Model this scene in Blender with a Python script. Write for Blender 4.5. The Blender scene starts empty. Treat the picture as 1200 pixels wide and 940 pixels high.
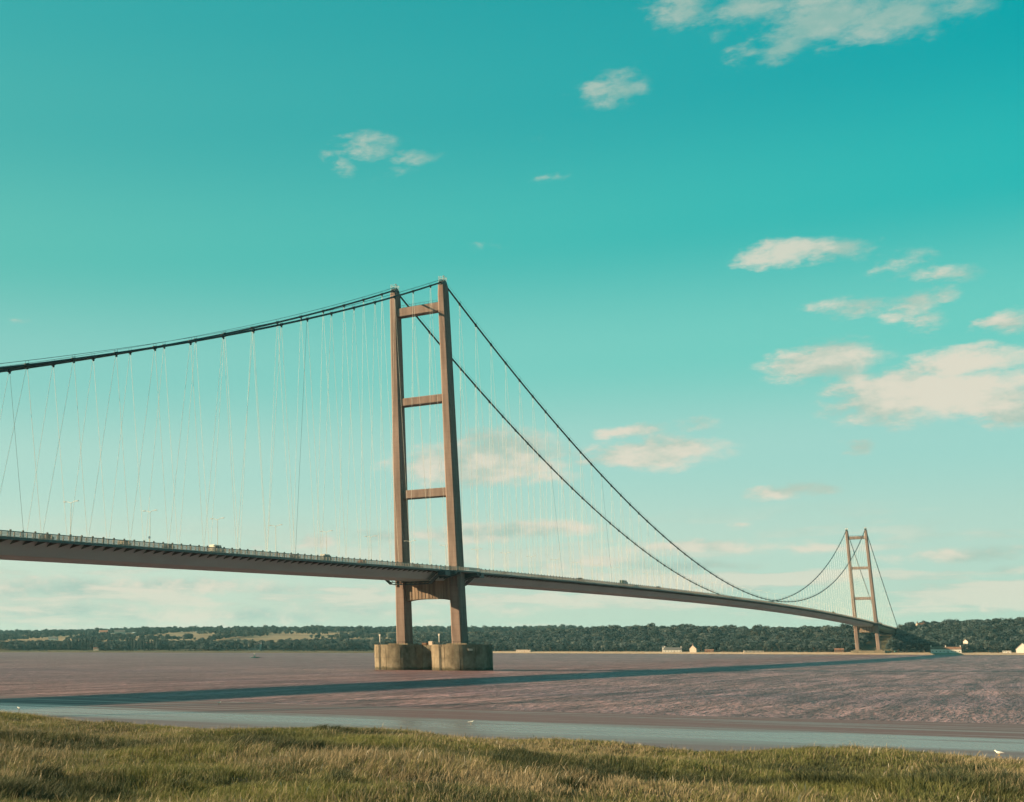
import bpy, math, random
import numpy as np
from mathutils import Vector, Matrix, Quaternion

random.seed(7)
rng = np.random.default_rng(7)
S = bpy.context.scene
C = S.collection

# ------------------------------------------------------------------ camera
# metres; x east, y north along the bridge, z above the river; near tower at the origin
CAM = Vector((218.0241, -495.4223, 9.0721))
YAW, PITCH = -0.6069, 0.1950
cam = bpy.data.cameras.new('camera')
cam.sensor_width = 36.0
cam.lens = 1463.66 / 1200 * 36
cam.shift_x = (600 - 215.97) / 1200
cam.clip_start = 0.5
cam.clip_end = 60000
co = bpy.data.objects.new('camera', cam)
C.objects.link(co)
co.location = CAM
co.rotation_euler = (math.pi / 2 + PITCH, 0, -YAW)
S.camera = co

# ------------------------------------------------------------------ exposure
S.render.engine = 'CYCLES'
S.view_settings.view_transform = 'Standard'
S.view_settings.look = 'None'
S.view_settings.exposure = 1.6
S.view_settings.gamma = 1.0
S.view_settings.use_curve_mapping = False
S.cycles.max_bounces = 5
S.cycles.diffuse_bounces = 2
S.cycles.glossy_bounces = 3
S.cycles.volume_bounces = 0
S.cycles.transparent_max_bounces = 5
S.cycles.use_denoising = True
S.cycles.use_adaptive_sampling = True
S.cycles.adaptive_threshold = .02
S.render.film_transparent = False

# ------------------------------------------------------------------ sun
SUN_AZ = math.radians(-116.1)
SUN_EL = math.radians(21.8)
to_sun = Vector((math.sin(SUN_AZ) * math.cos(SUN_EL), math.cos(SUN_AZ) * math.cos(SUN_EL), math.sin(SUN_EL)))
sl = bpy.data.lights.new('sun', 'SUN')
sl.energy = 5.0
sl.angle = math.radians(0.53)
sl.color = (1.0, 0.70, 0.39)
so = bpy.data.objects.new('sun', sl)
C.objects.link(so)
so.location = (-600, -300, 600)
so.rotation_euler = to_sun.to_track_quat('Z', 'Y').to_euler()


# ------------------------------------------------------------------ world: sky with clouds
def srgb(r, g, b):
    f = lambda c: c / 255 / 12.92 if c / 255 <= .04045 else ((c / 255 + .055) / 1.055) ** 2.4
    return (f(r), f(g), f(b), 1)


def build_world():
    w = bpy.data.worlds.new('World')
    S.world = w
    w.use_nodes = True
    nt = w.node_tree
    N, L = nt.nodes, nt.links
    bg = N['Background']

    def math_(op, a, b=None, c=None, clamp=False):
        n = N.new('ShaderNodeMath')
        n.operation = op
        n.use_clamp = clamp
        for i, v in enumerate((a, b, c)):
            if v is None:
                continue
            if isinstance(v, (int, float)):
                n.inputs[i].default_value = v
            else:
                L.new(v, n.inputs[i])
        return n.outputs[0]

    def vmath(op, a, b=None, out=0):
        n = N.new('ShaderNodeVectorMath')
        n.operation = op
        for i, v in enumerate((a, b)):
            if v is None:
                continue
            if isinstance(v, tuple):
                n.inputs[i].default_value = v
            else:
                L.new(v, n.inputs[i])
        return n.outputs[out]

    def maprange(v, a, b, c, d, smooth=False):
        n = N.new('ShaderNodeMapRange')
        n.clamp = True
        if smooth:
            n.interpolation_type = 'SMOOTHSTEP'
        L.new(v, n.inputs[0])
        for i, k in enumerate((a, b, c, d)):
            n.inputs[i + 1].default_value = k
        return n.outputs[0]

    def mix(f, a, b, mode='MIX'):
        n = N.new('ShaderNodeMix')
        n.data_type = 'RGBA'
        n.blend_type = mode
        for i, v in ((0, f), (6, a), (7, b)):
            if isinstance(v, (int, float, tuple)):
                n.inputs[i].default_value = v
            else:
                L.new(v, n.inputs[i])
        return n.outputs[2]

    def noise(vec, scale, detail, rough=.55):
        n = N.new('ShaderNodeTexNoise')
        n.inputs['Scale'].default_value = scale
        n.inputs['Detail'].default_value = detail
        n.inputs['Roughness'].default_value = rough
        L.new(vec, n.inputs['Vector'])
        return n

    tc = N.new('ShaderNodeTexCoord').outputs['Generated']
    d = vmath('NORMALIZE', tc)
    sep = N.new('ShaderNodeSeparateXYZ')
    L.new(d, sep.inputs[0])
    x, y, z = sep.outputs
    el = math_('MULTIPLY', math_('ARCSINE', z), 57.29578)
    az = math_('MULTIPLY', math_('ARCTAN2', x, y), 57.29578)

    def ramp(stops):
        n = N.new('ShaderNodeValToRGB')
        n.color_ramp.interpolation = 'EASE'
        e = n.color_ramp.elements
        while len(e) < len(stops):
            e.new(0.5)
        for k, (deg, col) in zip(e, stops):
            k.position = deg / 90
            k.color = srgb(*col)
        L.new(math_('DIVIDE', el, 90.0), n.inputs[0])
        return n.outputs[0]

    # clear sky: pale and warm at the horizon, turquoise above; paler towards the sun
    sunny = ramp([(0, (211, 214, 194)), (4, (204, 219, 200)), (8, (178, 214, 200)), (12.5, (142, 203, 192)),
                  (18, (98, 190, 177)), (24, (74, 176, 170)), (29, (60, 170, 168)), (90, (8, 120, 124))])
    shady = ramp([(0, (186, 206, 187)), (4, (180, 210, 196)), (8, (156, 208, 198)), (12.5, (105, 201, 188)),
                  (18, (36, 180, 175)), (24, (0, 162, 166)), (29, (0, 155, 160)), (90, (0, 112, 120))])
    sh = Vector((to_sun.x, to_sun.y, 0)).normalized()
    dh = vmath('NORMALIZE', vmath('MULTIPLY', d, (1, 1, 0)))
    dot = vmath('DOT_PRODUCT', dh, (sh.x, sh.y, 0), 1)
    base = mix(maprange(dot, -.46, .34, 0, 1), shady, sunny)
    sky = N.new('ShaderNodeTexSky')
    sky.sky_type = 'NISHITA'
    sky.sun_disc = False
    sky.sun_elevation = SUN_EL
    sky.sun_rotation = SUN_AZ
    # the physical sky, graded to the photograph's turquoise
    base = mix(1.0, mix(1.0, base, (.985, .985, .985, 1), 'MULTIPLY'),
               mix(1.0, sky.outputs[0], (.002, .007, .007, 1), 'MULTIPLY'), 'ADD')

    # clouds: soft ellipses (azimuth, elevation, half width, half height in degrees, density) broken up by noise
    stretched = vmath('MULTIPLY', d, (1, 1, 2.3))
    nz = noise(stretched, 13, 6, .6)
    nf = noise(stretched, 42, 5, .62)
    comb = N.new('ShaderNodeCombineXYZ')
    L.new(az, comb.inputs[0])
    L.new(el, comb.inputs[1])
    lowf = maprange(el, 0, 16, .3, 1)
    warp = vmath('MULTIPLY', vmath('SUBTRACT', nz.outputs['Color'], (.5, .5, .5)), (3.6, 1.3, 0))
    warp2 = vmath('MULTIPLY', vmath('SUBTRACT', nf.outputs['Color'], (.5, .5, .5)), (1.3, .7, 0))
    wsum = N.new('ShaderNodeVectorMath')
    wsum.operation = 'SCALE'
    L.new(vmath('ADD', warp, warp2), wsum.inputs[0])
    L.new(lowf, wsum.inputs['Scale'])
    P = vmath('ADD', comb.outputs[0], wsum.outputs[0])
    total = None
    for a0, e0, wa, he, den in CLOUDS:
        q = vmath('MULTIPLY', vmath('SUBTRACT', P, (a0, e0, 0)), (.88 / wa, .88 / he, 0))
        b = maprange(vmath('LENGTH', q, None, 1), 1.4, .2, 0, den)
        total = b if total is None else math_('MAXIMUM', total, b)
    rag = math_('MULTIPLY', math_('SUBTRACT', nf.outputs['Fac'], .5), maprange(total, 0, .25, 0, 1.5))
    dens = maprange(math_('ADD', math_('MULTIPLY', total, maprange(el, 7, 16, 1.3, 1)), rag), .12, .82, 0, .97, True)
    # thin layered bands low over the horizon, all round
    ns = noise(vmath('MULTIPLY', d, (1, 1, 8.5)), 7.5, 7, .6)
    band = math_('MULTIPLY', maprange(ns.outputs['Fac'], .48, .57, 0, 1, True), math_('MULTIPLY', maprange(el, .2, 1.0, .3, 1), maprange(el, 2.6, 6.0, .8, 0)))
    dens = math_('MAXIMUM', dens, band)
    dens = math_('MULTIPLY', dens, maprange(el, -.4, .6, .25, 1))
    dens = math_('MULTIPLY', dens, maprange(el, 13, 24, 1, .66))
    # lit cream tops, grey-green hollows
    nt_ = math_('ADD', math_('MULTIPLY', nz.outputs['Fac'], .7), math_('MULTIPLY', nf.outputs['Fac'], .3))
    tone = math_('MAXIMUM', maprange(nt_, .40, .58, 0, 1, True), math_('MULTIPLY', maprange(ns.outputs['Fac'], .5, .6, 0, .9), maprange(el, 3, 7, 1, 0)))
    cream = mix(tone, srgb(174, 198, 184), srgb(224, 218, 200))
    fade = maprange(el, 14, 27, 0, .45)
    cream = mix(fade, cream, srgb(150, 182, 168))
    cream = mix(math_('MULTIPLY', tone, maprange(el, 1.5, 7, .6, 0)), cream, srgb(228, 220, 200))
    out = mix(dens, base, cream)
    ex = 2 ** -S.view_settings.exposure
    out = mix(1.0, out, (ex, ex, ex, 1), 'MULTIPLY')
    L.new(out, bg.inputs[0])
    bg.inputs[1].default_value = 1.0
    w.cycles.sampling_method = 'MANUAL'
    w.cycles.sample_map_resolution = 512


CLOUDS = [
    (-11.32, 26.66, 1.43, 0.73, 0.6), (-8.53, 26.08, 2.4, 0.72, 0.7), (-5.89, 25.21, 2.44, 1.03, 0.9), (-3.34, 24.71, 2.17, 0.89, 0.8),
    (-1.21, 24.32, 1.48, 0.78, 0.6), (-7.84, 24.33, 1.51, 0.66, 0.75), (-10.02, 25.17, 0.7, 0.4, 0.4), (-4.69, 24.12, 1.9, 0.48, 0.5),
    (-14.7, 23.82, 1.55, 0.7, 0.7), (-25.86, 22.51, 1.22, 0.63, 0.6), (-26.99, 21.74, 0.73, 0.56, 0.55), (-23.87, 21.79, 1.12, 0.37, 0.45),
    (-24.78, 21.14, 1.2, 0.37, 0.3), (-17.18, 20.52, 0.75, 0.29, 0.35), (-20.47, 17.73, 0.84, 0.3, 0.25), (-17.66, 22.02, 0.46, 0.22, 0.2),
    (-7.47, 16.02, 2.0, 0.52, 0.85), (-5.05, 16.16, 0.37, 0.17, 0.3), (-3.79, 14.98, 1.14, 0.67, 0.5), (-2.49, 14.44, 1.02, 0.43, 0.55),
    (-5.31, 13.62, 2.15, 0.44, 0.5), (-3.95, 13.37, 0.9, 0.6, 0.55), (-3.27, 12.67, 0.73, 0.4, 0.5), (-2.73, 13.64, 0.73, 0.3, 0.5),
    (-0.7, 12.32, 1.11, 0.42, 0.6), (-7.2, 13.71, 0.64, 0.28, 0.35), (-7.08, 11.53, 2.05, 0.69, 0.85), (-6.04, 10.86, 1.08, 0.41, 0.6),
    (-1.99, 10.96, 2.27, 0.56, 0.9), (-4.31, 9.83, 2.52, 1.01, 1), (-1.7, 9.73, 2.24, 0.92, 0.9), (-0.81, 8.81, 1.1, 0.52, 0.85),
    (-6.22, 8.04, 0.61, 0.31, 0.6), (-9.13, 6.38, 1.28, 0.32, 0.7), (-8.03, 6.25, 0.94, 0.21, 0.5), (-14.81, 9.22, 1.23, 0.29, 0.55),
    (-12.04, 9.27, 1.01, 0.32, 0.45), (-14.18, 8.23, 2.95, 0.58, 0.85), (-13.97, 8.7, 1.04, 0.37, 0.6), (-20.29, 8.55, 2.23, 0.98, 0.8),
    (-21.44, 7.9, 3.36, 0.76, 0.85), (-18.51, 7.35, 1.45, 0.3, 0.5), (-23.69, 8.09, 1.52, 0.69, 0.6), (-22.12, 5.0, 2.6, 0.38, 0.8),
    (-19.72, 5.06, 3.28, 0.34, 0.8), (-26.09, 4.88, 1.53, 0.31, 0.6), (-28.59, 4.75, 1.08, 0.35, 0.65), (-31.5, 4.54, 1.55, 0.23, 0.3),
    (-12.09, 4.2, 3.65, 0.32, 0.65), (-16.58, 3.59, 3.16, 0.33, 0.65), (-13.15, 3.4, 2.69, 0.25, 0.6), (-7.92, 3.99, 3.1, 0.24, 0.5),
    (-3.2, 3.55, 2.83, 0.29, 0.55), (-1.59, 2.9, 1.09, 0.22, 0.4), (-10.69, 5.14, 0.49, 0.14, 0.3), (-10.59, 2.39, 1.93, 0.17, 0.4),
    (-14.61, 1.92, 1.36, 0.18, 0.35), (-40.03, 2.61, 5.36, 0.53, 0.65), (-35.39, 2.7, 4.64, 0.42, 0.65), (-30.36, 2.61, 3.46, 0.27, 0.45),
    (-40.78, 1.66, 5.71, 0.42, 0.55), (-33.46, 1.4, 7.67, 0.42, 0.55), (-26.94, 1.65, 5.29, 0.34, 0.45), (-20.26, 1.61, 2.17, 0.29, 0.4),
    (-2.24, 1.5, 0.49, 0.22, 0.65), (-42.72, 14.71, 0.71, 0.23, 0.25), (-28.69, 9.36, 0.59, 0.23, 0.2),
]
_r = random.Random(3)
for _ in range(34):                               # the same broken cloud carries on round the rest of the sky
    _a = _r.choice((_r.uniform(8, 170), _r.uniform(-170, -52)))
    _e = _r.uniform(1.5, 40)
    CLOUDS.append((_a, _e, _r.uniform(1.5, 5), _r.uniform(.4, 1.1), _r.uniform(.35, .85)))
build_world()


# ------------------------------------------------------------------ materials
def material(name, base, rough=.8, var=None, scale=1.0, detail=4, amount=.5, stretch=(1, 1, 1),
             bump=0.0, bump_scale=None, spec=.3, metal=0.0, bands=None, extra=None):
    m = bpy.data.materials.new(name)
    m.use_nodes = True
    nt = m.node_tree
    N, L = nt.nodes, nt.links
    p = N['Principled BSDF']
    p.inputs['Base Color'].default_value = (*base, 1)
    p.inputs['Roughness'].default_value = rough
    p.inputs['Specular IOR Level'].default_value = spec
    p.inputs['Metallic'].default_value = metal
    geo = N.new('ShaderNodeNewGeometry')
    mp = N.new('ShaderNodeMapping')
    mp.inputs['Scale'].default_value = stretch
    L.new(geo.outputs['Position'], mp.inputs[0])
    col = None
    if var:
        n = N.new('ShaderNodeTexNoise')
        n.inputs['Scale'].default_value = scale
        n.inputs['Detail'].default_value = detail
        n.inputs['Roughness'].default_value = .62
        L.new(mp.outputs[0], n.inputs[0])
        mr = N.new('ShaderNodeMapRange')
        mr.inputs[1].default_value = .5 - .25 / max(amount, .01) * .5
        mr.inputs[2].default_value = .5 + .25 / max(amount, .01) * .5
        L.new(n.outputs[0], mr.inputs[0])
        mx = N.new('ShaderNodeMix')
        mx.data_type = 'RGBA'
        mx.inputs[6].default_value = (*base, 1)
        mx.inputs[7].default_value = (*var, 1)
        L.new(mr.outputs[0], mx.inputs[0])
        col = mx.outputs[2]
    if bands:                                     # pour lines: (period, darkening)
        sp = N.new('ShaderNodeSeparateXYZ')
        L.new(geo.outputs['Position'], sp.inputs[0])
        a = N.new('ShaderNodeMath')
        a.operation = 'PINGPONG'
        L.new(sp.outputs[2], a.inputs[0])
        a.inputs[1].default_value = bands[0] / 2
        b = N.new('ShaderNodeMapRange')
        L.new(a.outputs[0], b.inputs[0])
        b.inputs[1].default_value = 0
        b.inputs[2].default_value = bands[0] * .12
        b.inputs[3].default_value = 1 - bands[1]
        b.inputs[4].default_value = 1
        mx = N.new('ShaderNodeMix')
        mx.data_type = 'RGBA'
        mx.blend_type = 'MULTIPLY'
        mx.inputs[0].default_value = 1
        L.new(col, mx.inputs[6])
        L.new(b.outputs[0], mx.inputs[7])
        col = mx.outputs[2]
    if col is not None:
        L.new(col, p.inputs['Base Color'])
    if bump:
        n2 = N.new('ShaderNodeTexNoise')
        n2.inputs['Scale'].default_value = bump_scale or scale * 4
        n2.inputs['Detail'].default_value = 4
        L.new(mp.outputs[0], n2.inputs[0])
        bp = N.new('ShaderNodeBump')
        bp.inputs['Strength'].default_value = min(bump, 1)
        bp.inputs['Distance'].default_value = max(bump, .02)
        L.new(n2.outputs[0], bp.inputs['Height'])
        L.new(bp.outputs[0], p.inputs['Normal'])
    if extra:
        extra(m, nt, p)
    return m


def simple(name, base, rough=.6, spec=.3, metal=0.0, var=.12):
    v = tuple(c * (1 - var * 2) for c in base)
    return material(name, base, rough, v, 1.3, 3, .6, spec=spec, metal=metal)


M = {}
M['concrete'] = material('tower_concrete', (.20, .153, .138), .85, (.125, .095, .086), .45, 7, .9, (1, 1, .12),
                         bump=.05, bump_scale=2, spec=.15, bands=(2.3, .10))
M['portal'] = material('portal_concrete', (.26, .205, .16), .85, (.125, .098, .08), .55, 5, 1.0, (1, 1, .06), bump=.06, bump_scale=2, spec=.12)
M['pier'] = material('pier_concrete', (.195, .17, .13), .9, (.085, .073, .056), .33, 8, .75, (1, 1, .75), bump=.12, bump_scale=1.5, spec=.1)
def tide_nodes(m, nt, p):                         # weed-dark tide mark at the foot of the piers
    N, L = nt.nodes, nt.links
    src = p.inputs['Base Color'].links[0].from_socket
    geo = N.new('ShaderNodeNewGeometry')
    sp = N.new('ShaderNodeSeparateXYZ')
    L.new(geo.outputs['Position'], sp.inputs[0])
    n = N.new('ShaderNodeTexNoise')
    n.inputs['Scale'].default_value = .5
    n.inputs['Detail'].default_value = 5
    L.new(geo.outputs['Position'], n.inputs[0])
    a = N.new('ShaderNodeMath')
    a.operation = 'MULTIPLY_ADD'
    L.new(n.outputs[0], a.inputs[0])
    a.inputs[1].default_value = -2.2
    L.new(sp.outputs[2], a.inputs[2])
    f = N.new('ShaderNodeMapRange')
    L.new(a.outputs[0], f.inputs[0])
    f.inputs[1].default_value = -.4
    f.inputs[2].default_value = .35
    f.inputs[3].default_value = .75
    f.inputs[4].default_value = 0
    mx = N.new('ShaderNodeMix')
    mx.data_type = 'RGBA'
    L.new(f.outputs[0], mx.inputs[0])
    L.new(src, mx.inputs[6])
    mx.inputs[7].default_value = (.03, .03, .02, 1)
    L.new(mx.outputs[2], p.inputs['Base Color'])


M['pier'] = material('pier_concrete', (.195, .17, .13), .9, (.085, .073, .056), .33, 8, .75, (1, 1, .75), bump=.12, bump_scale=1.5, spec=.1, extra=tide_nodes)
M['girder'] = material('girder_paint', (.35, .45, .46), .6, (.285, .36, .365), .12, 5, .7, (1, .25, 1), spec=.2)
M['fascia'] = simple('walkway_steel', (.10, .12, .12), .55)
M['asphalt'] = material('asphalt', (.055, .055, .055), .9, (.04, .04, .04), .8, 4, .6)
M['steel_dark'] = simple('dark_steel', (.03, .048, .055), .5)
M['cable'] = simple('cable_wrap', (.012, .028, .034), .55)
M['cream'] = simple('cream_paint', (.5, .42, .36), .6)
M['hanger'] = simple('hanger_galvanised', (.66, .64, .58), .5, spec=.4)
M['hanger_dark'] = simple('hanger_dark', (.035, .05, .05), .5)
M['lamp'] = simple('lamp_steel', (.6, .58, .52), .45)
M['lamp_glass'] = simple('lamp_head', (.45, .43, .4), .25)
M['gantry'] = simple('gantry_paint', (.03, .06, .072), .5)
M['white'] = simple('white_render', (.55, .53, .5), .8)
M['cream_wall'] = simple('cream_render', (.42, .36, .31), .85)
M['brick'] = material('brick', (.18, .1, .07), .9, (.12, .07, .05), 1.5, 4, .6)
M['slate'] = material('slate', (.10, .10, .105), .7, (.07, .07, .075), 1.2, 4, .6)
M['tile'] = material('clay_tile', (.2, .1, .07), .85, (.13, .07, .05), 1.2, 4, .6)
M['glass'] = material('window_glass', (.02, .03, .035), .08, spec=.6)
M['tyre'] = simple('tyre', (.015, .015, .015), .9)
M['sand'] = material('beach_sand', (.33, .26, .2), .95, (.22, .17, .13), .12, 6, .8, spec=.1)
M['trunk'] = material('bark', (.10, .075, .055), .95, (.06, .045, .035), 2, 4, .7, spec=.1)
M['leaf'] = material('foliage', (.038, .054, .055), .75, (.020, .034, .038), .13, 3, .9, spec=.12)
M['leaf2'] = material('foliage_pale', (.058, .070, .066), .75, (.03, .045, .046), .15, 3, .8, spec=.12)
M['leaf3'] = material('foliage_dark', (.02, .036, .039), .75, (.012, .024, .028), .15, 3, .8, spec=.12)
def leaf_nodes(m):
    nt = m.node_tree
    p = nt.nodes['Principled BSDF']
    src = p.inputs['Base Color'].links[0].from_socket
    oi = nt.nodes.new('ShaderNodeObjectInfo')
    hs = nt.nodes.new('ShaderNodeHueSaturation')
    mr = nt.nodes.new('ShaderNodeMapRange')
    mr.inputs[3].default_value = .55
    mr.inputs[4].default_value = 1.7
    m2 = nt.nodes.new('ShaderNodeMapRange')
    m2.inputs[3].default_value = .47
    m2.inputs[4].default_value = .53
    nt.links.new(oi.outputs['Random'], mr.inputs[0])
    nt.links.new(oi.outputs['Random'], m2.inputs[0])
    nt.links.new(src, hs.inputs['Color'])
    nt.links.new(mr.outputs[0], hs.inputs['Value'])
    nt.links.new(m2.outputs[0], hs.inputs['Hue'])
    nt.links.new(hs.outputs[0], p.inputs['Base Color'])


for k_ in ('leaf', 'leaf2', 'leaf3'):
    leaf_nodes(M[k_])
M['gull'] = simple('gull_white', (.8, .78, .72), .7, var=.03)
M['gull_grey'] = simple('gull_grey', (.32, .34, .36), .7)
M['beak'] = simple('beak_yellow', (.6, .35, .05), .5)
M['skin'] = simple('skin', (.45, .28, .2), .6)
M['red'] = simple('red_paint', (.45, .06, .04), .5)


# ------------------------------------------------------------------ mesh helpers
class MB:
    def __init__(s):
        s.v, s.f = [], []

    def add(s, v, f):
        k = len(s.v)
        s.v.extend(tuple(map(float, p)) for p in v)
        s.f.extend(tuple(i + k for i in q) for q in f)
        return s

    def box(s, x0, x1, y0, y1, z0, z1):
        return s.add([(x0, y0, z0), (x1, y0, z0), (x1, y1, z0), (x0, y1, z0), (x0, y0, z1), (x1, y0, z1), (x1, y1, z1), (x0, y1, z1)],
                     [(3, 2, 1, 0), (4, 5, 6, 7), (0, 1, 5, 4), (1, 2, 6, 5), (2, 3, 7, 6), (3, 0, 4, 7)])

    def tube(s, pts, r, n=6, cap=True):
        pts = [Vector(p) for p in pts]
        rr = r if isinstance(r, (list, tuple)) else [r] * len(pts)
        v = []
        for i, p in enumerate(pts):
            t = (pts[min(i + 1, len(pts) - 1)] - pts[max(i - 1, 0)]).normalized()
            a = t.cross(Vector((0, 0, 1)) if abs(t.z) < .95 else Vector((1, 0, 0))).normalized()
            b = t.cross(a)
            for k in range(n):
                th = 2 * math.pi * k / n
                v.append(p + (a * math.cos(th) + b * math.sin(th)) * rr[i])
        f = []
        for i in range(len(pts) - 1):
            for k in range(n):
                f.append((i * n + k, i * n + (k + 1) % n, (i + 1) * n + (k + 1) % n, (i + 1) * n + k))
        if cap:
            f.append(tuple(range(n - 1, -1, -1)))
            f.append(tuple(range((len(pts) - 1) * n, len(pts) * n)))
        return s.add(v, f)

    def loft(s, rings, cap=True):
        n = len(rings[0])
        v = [p for r in rings for p in r]
        f = []
        for i in range(len(rings) - 1):
            for k in range(n):
                f.append((i * n + k, i * n + (k + 1) % n, (i + 1) * n + (k + 1) % n, (i + 1) * n + k))
        if cap:
            f.append(tuple(range(n - 1, -1, -1)))
            f.append(tuple(range((len(rings) - 1) * n, len(rings) * n)))
        return s.add(v, f)

    def prism(s, poly, y0, y1):                   # polygon in x,z extruded along y
        return s.loft([[(x, y0, z) for x, z in poly], [(x, y1, z) for x, z in poly]])

    def mesh(s, name):
        me = bpy.data.meshes.new(name)
        me.from_pydata(s.v, [], s.f)
        me.update()
        return me


def smooth(me, on=True):
    me.polygons.foreach_set('use_smooth', [on] * len(me.polygons))


def link(name, data, mat=None, parent=None, loc=None, **props):
    if isinstance(data, MB):
        data = data.mesh(name)
    if data is not None and mat is not None and not data.materials:
        data.materials.append(mat)
    o = bpy.data.objects.new(name, data)
    C.objects.link(o)
    if parent is not None:
        o.parent = parent
    if loc is not None:
        o.location = loc
    for k, v in props.items():
        o[k] = v
    return o


def thing(name, label, category, loc=(0, 0, 0), rotz=0, group=None):
    o = bpy.data.objects.new(name, None)
    C.objects.link(o)
    o.location = loc
    o.rotation_euler = (0, 0, rotz)
    o['label'] = label
    o['category'] = category
    if group:
        o['group'] = group
    return o


def copy_thing(root, loc, rotz=None, label=None, scale=None):
    r = root.copy()
    C.objects.link(r)
    r.location = loc
    if rotz is not None:
        r.rotation_euler = (0, 0, rotz)
    if scale is not None:
        r.scale = scale
    if label:
        r['label'] = label
    for ch in root.children:
        c = ch.copy()
        C.objects.link(c)
        c.parent = r
        for g in ch.children:
            k = g.copy()
            C.objects.link(k)
            k.parent = c
    return r


# ------------------------------------------------------------------ terrain
SX = [-9000, -3000, -1500, -1000, -600, -300, -60, 60, 250, 2500, 9000]
SY = [1100, 1300, 1390, 1480, 1555, 1490, 1392, 1388, 1395, 1300, 1150]


def yshore(x):
    return np.interp(x, SX, SY)


def sstep(a, b, t):
    k = np.clip((t - a) / (b - a), 0, 1)
    return k * k * (3 - 2 * k)


def far_z(x, t):
    w = sstep(-1000, -560, x)
    beach = np.interp(t, [-40, 0, 10, 30, 45], [-2.0, 0.0, 1.6, 2.6, 3.6])
    right = 25 * sstep(40, 330, t) + 6 * sstep(60, 420, t) * sstep(-40, 240, x) + 3 * np.sin(x / 90.0) * sstep(100, 330, t)
    left = np.interp(t, [0, 45, 260, 600, 1250, 1800, 2400, 9000], [0, 0, 3.5, 22, 45, 58, 60, 40]) + 3.5 * np.sin(x / 260.0 + t / 500.0) * sstep(300, 1200, t)
    right = np.where(t > 900, np.maximum(right, left * .5), right)
    return beach + right * w + left * (1 - w)


def grid_sheet(name, xs, ys, zf, mat, **props):
    X, Y = np.meshgrid(xs, ys)
    if zf is None:
        Z = np.zeros_like(X)
    else:
        X, Y, Z = zf(X, Y)
    nx, ny = len(xs), len(ys)
    v = np.stack([X, Y, Z], -1).reshape(-1, 3)
    idx = np.arange(nx * ny).reshape(ny, nx)
    f = np.stack([idx[:-1, :-1], idx[:-1, 1:], idx[1:, 1:], idx[1:, :-1]], -1).reshape(-1, 4)
    me = bpy.data.meshes.new(name)
    me.vertices.add(len(v))
    me.vertices.foreach_set('co', v.astype(np.float32).ravel())
    me.loops.add(f.size)
    me.loops.foreach_set('vertex_index', f.ravel().astype(np.int32))
    me.polygons.add(len(f))
    me.polygons.foreach_set('loop_start', np.arange(0, f.size, 4, dtype=np.int32))
    me.polygons.foreach_set('loop_total', np.full(len(f), 4, dtype=np.int32))
    me.update(calc_edges=True)
    smooth(me)
    return link(name, me, mat, kind='structure', **props)


def water_nodes(m, nt, p):
    N, L = nt.nodes, nt.links
    geo = N.new('ShaderNodeNewGeometry')

    def noise(scale, stretch, detail=3, rough=.55, rot=.2):
        mp = N.new('ShaderNodeMapping')
        mp.inputs['Scale'].default_value = stretch
        mp.inputs['Rotation'].default_value = (0, 0, rot)
        L.new(geo.outputs['Position'], mp.inputs[0])
        n = N.new('ShaderNodeTexNoise')
        n.inputs['Scale'].default_value = scale
        n.inputs['Detail'].default_value = detail
        n.inputs['Roughness'].default_value = rough
        L.new(mp.outputs[0], n.inputs[0])
        return n.outputs[0]
    ripples = noise(1.0, (1.5, .26, 1), 4, .62)
    swell = noise(.12, (1, .3, 1), 3)
    silt = noise(.008, (.3, 1.7, 1), 6, .66, .05)
    add = N.new('ShaderNodeMath')
    add.operation = 'MULTIPLY_ADD'
    L.new(swell, add.inputs[0])
    add.inputs[1].default_value = 2.2
    L.new(ripples, add.inputs[2])
    bp = N.new('ShaderNodeBump')
    bp.inputs['Strength'].default_value = 1.0
    bp.inputs['Distance'].default_value = .8
    L.new(add.outputs[0], bp.inputs['Height'])
    L.new(bp.outputs[0], p.inputs['Normal'])
    cr = N.new('ShaderNodeValToRGB')
    cr.color_ramp.elements[0].position = .35
    cr.color_ramp.elements[0].color = (.118, .078, .104, 1)
    cr.color_ramp.elements[1].position = .68
    cr.color_ramp.elements[1].color = (.192, .121, .136, 1)
    L.new(silt, cr.inputs[0])
    # wave shading painted into the colour: ripple troughs darker, crests lighter
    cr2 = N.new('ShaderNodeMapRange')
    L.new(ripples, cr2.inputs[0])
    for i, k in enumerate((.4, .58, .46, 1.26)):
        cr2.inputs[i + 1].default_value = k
    chop = N.new('ShaderNodeMapRange')  # light and dark of the chop, also put into the colour
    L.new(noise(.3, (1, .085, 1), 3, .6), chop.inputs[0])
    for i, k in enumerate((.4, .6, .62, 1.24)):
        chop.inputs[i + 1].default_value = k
    far = N.new('ShaderNodeMapRange')              # longer wave trains, their light and dark painted in, read at a distance
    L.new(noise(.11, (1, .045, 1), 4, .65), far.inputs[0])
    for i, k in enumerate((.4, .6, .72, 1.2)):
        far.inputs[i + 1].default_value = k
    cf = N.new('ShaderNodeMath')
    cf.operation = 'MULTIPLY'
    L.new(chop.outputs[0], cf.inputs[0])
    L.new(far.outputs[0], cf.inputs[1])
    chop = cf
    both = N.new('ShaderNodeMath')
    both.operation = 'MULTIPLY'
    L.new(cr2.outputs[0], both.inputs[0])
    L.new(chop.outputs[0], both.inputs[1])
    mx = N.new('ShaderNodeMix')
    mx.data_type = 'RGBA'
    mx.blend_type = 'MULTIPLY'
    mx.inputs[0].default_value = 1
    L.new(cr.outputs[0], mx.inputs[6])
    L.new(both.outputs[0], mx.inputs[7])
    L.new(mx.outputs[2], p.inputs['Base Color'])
    p.inputs['IOR'].default_value = 1.33


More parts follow.
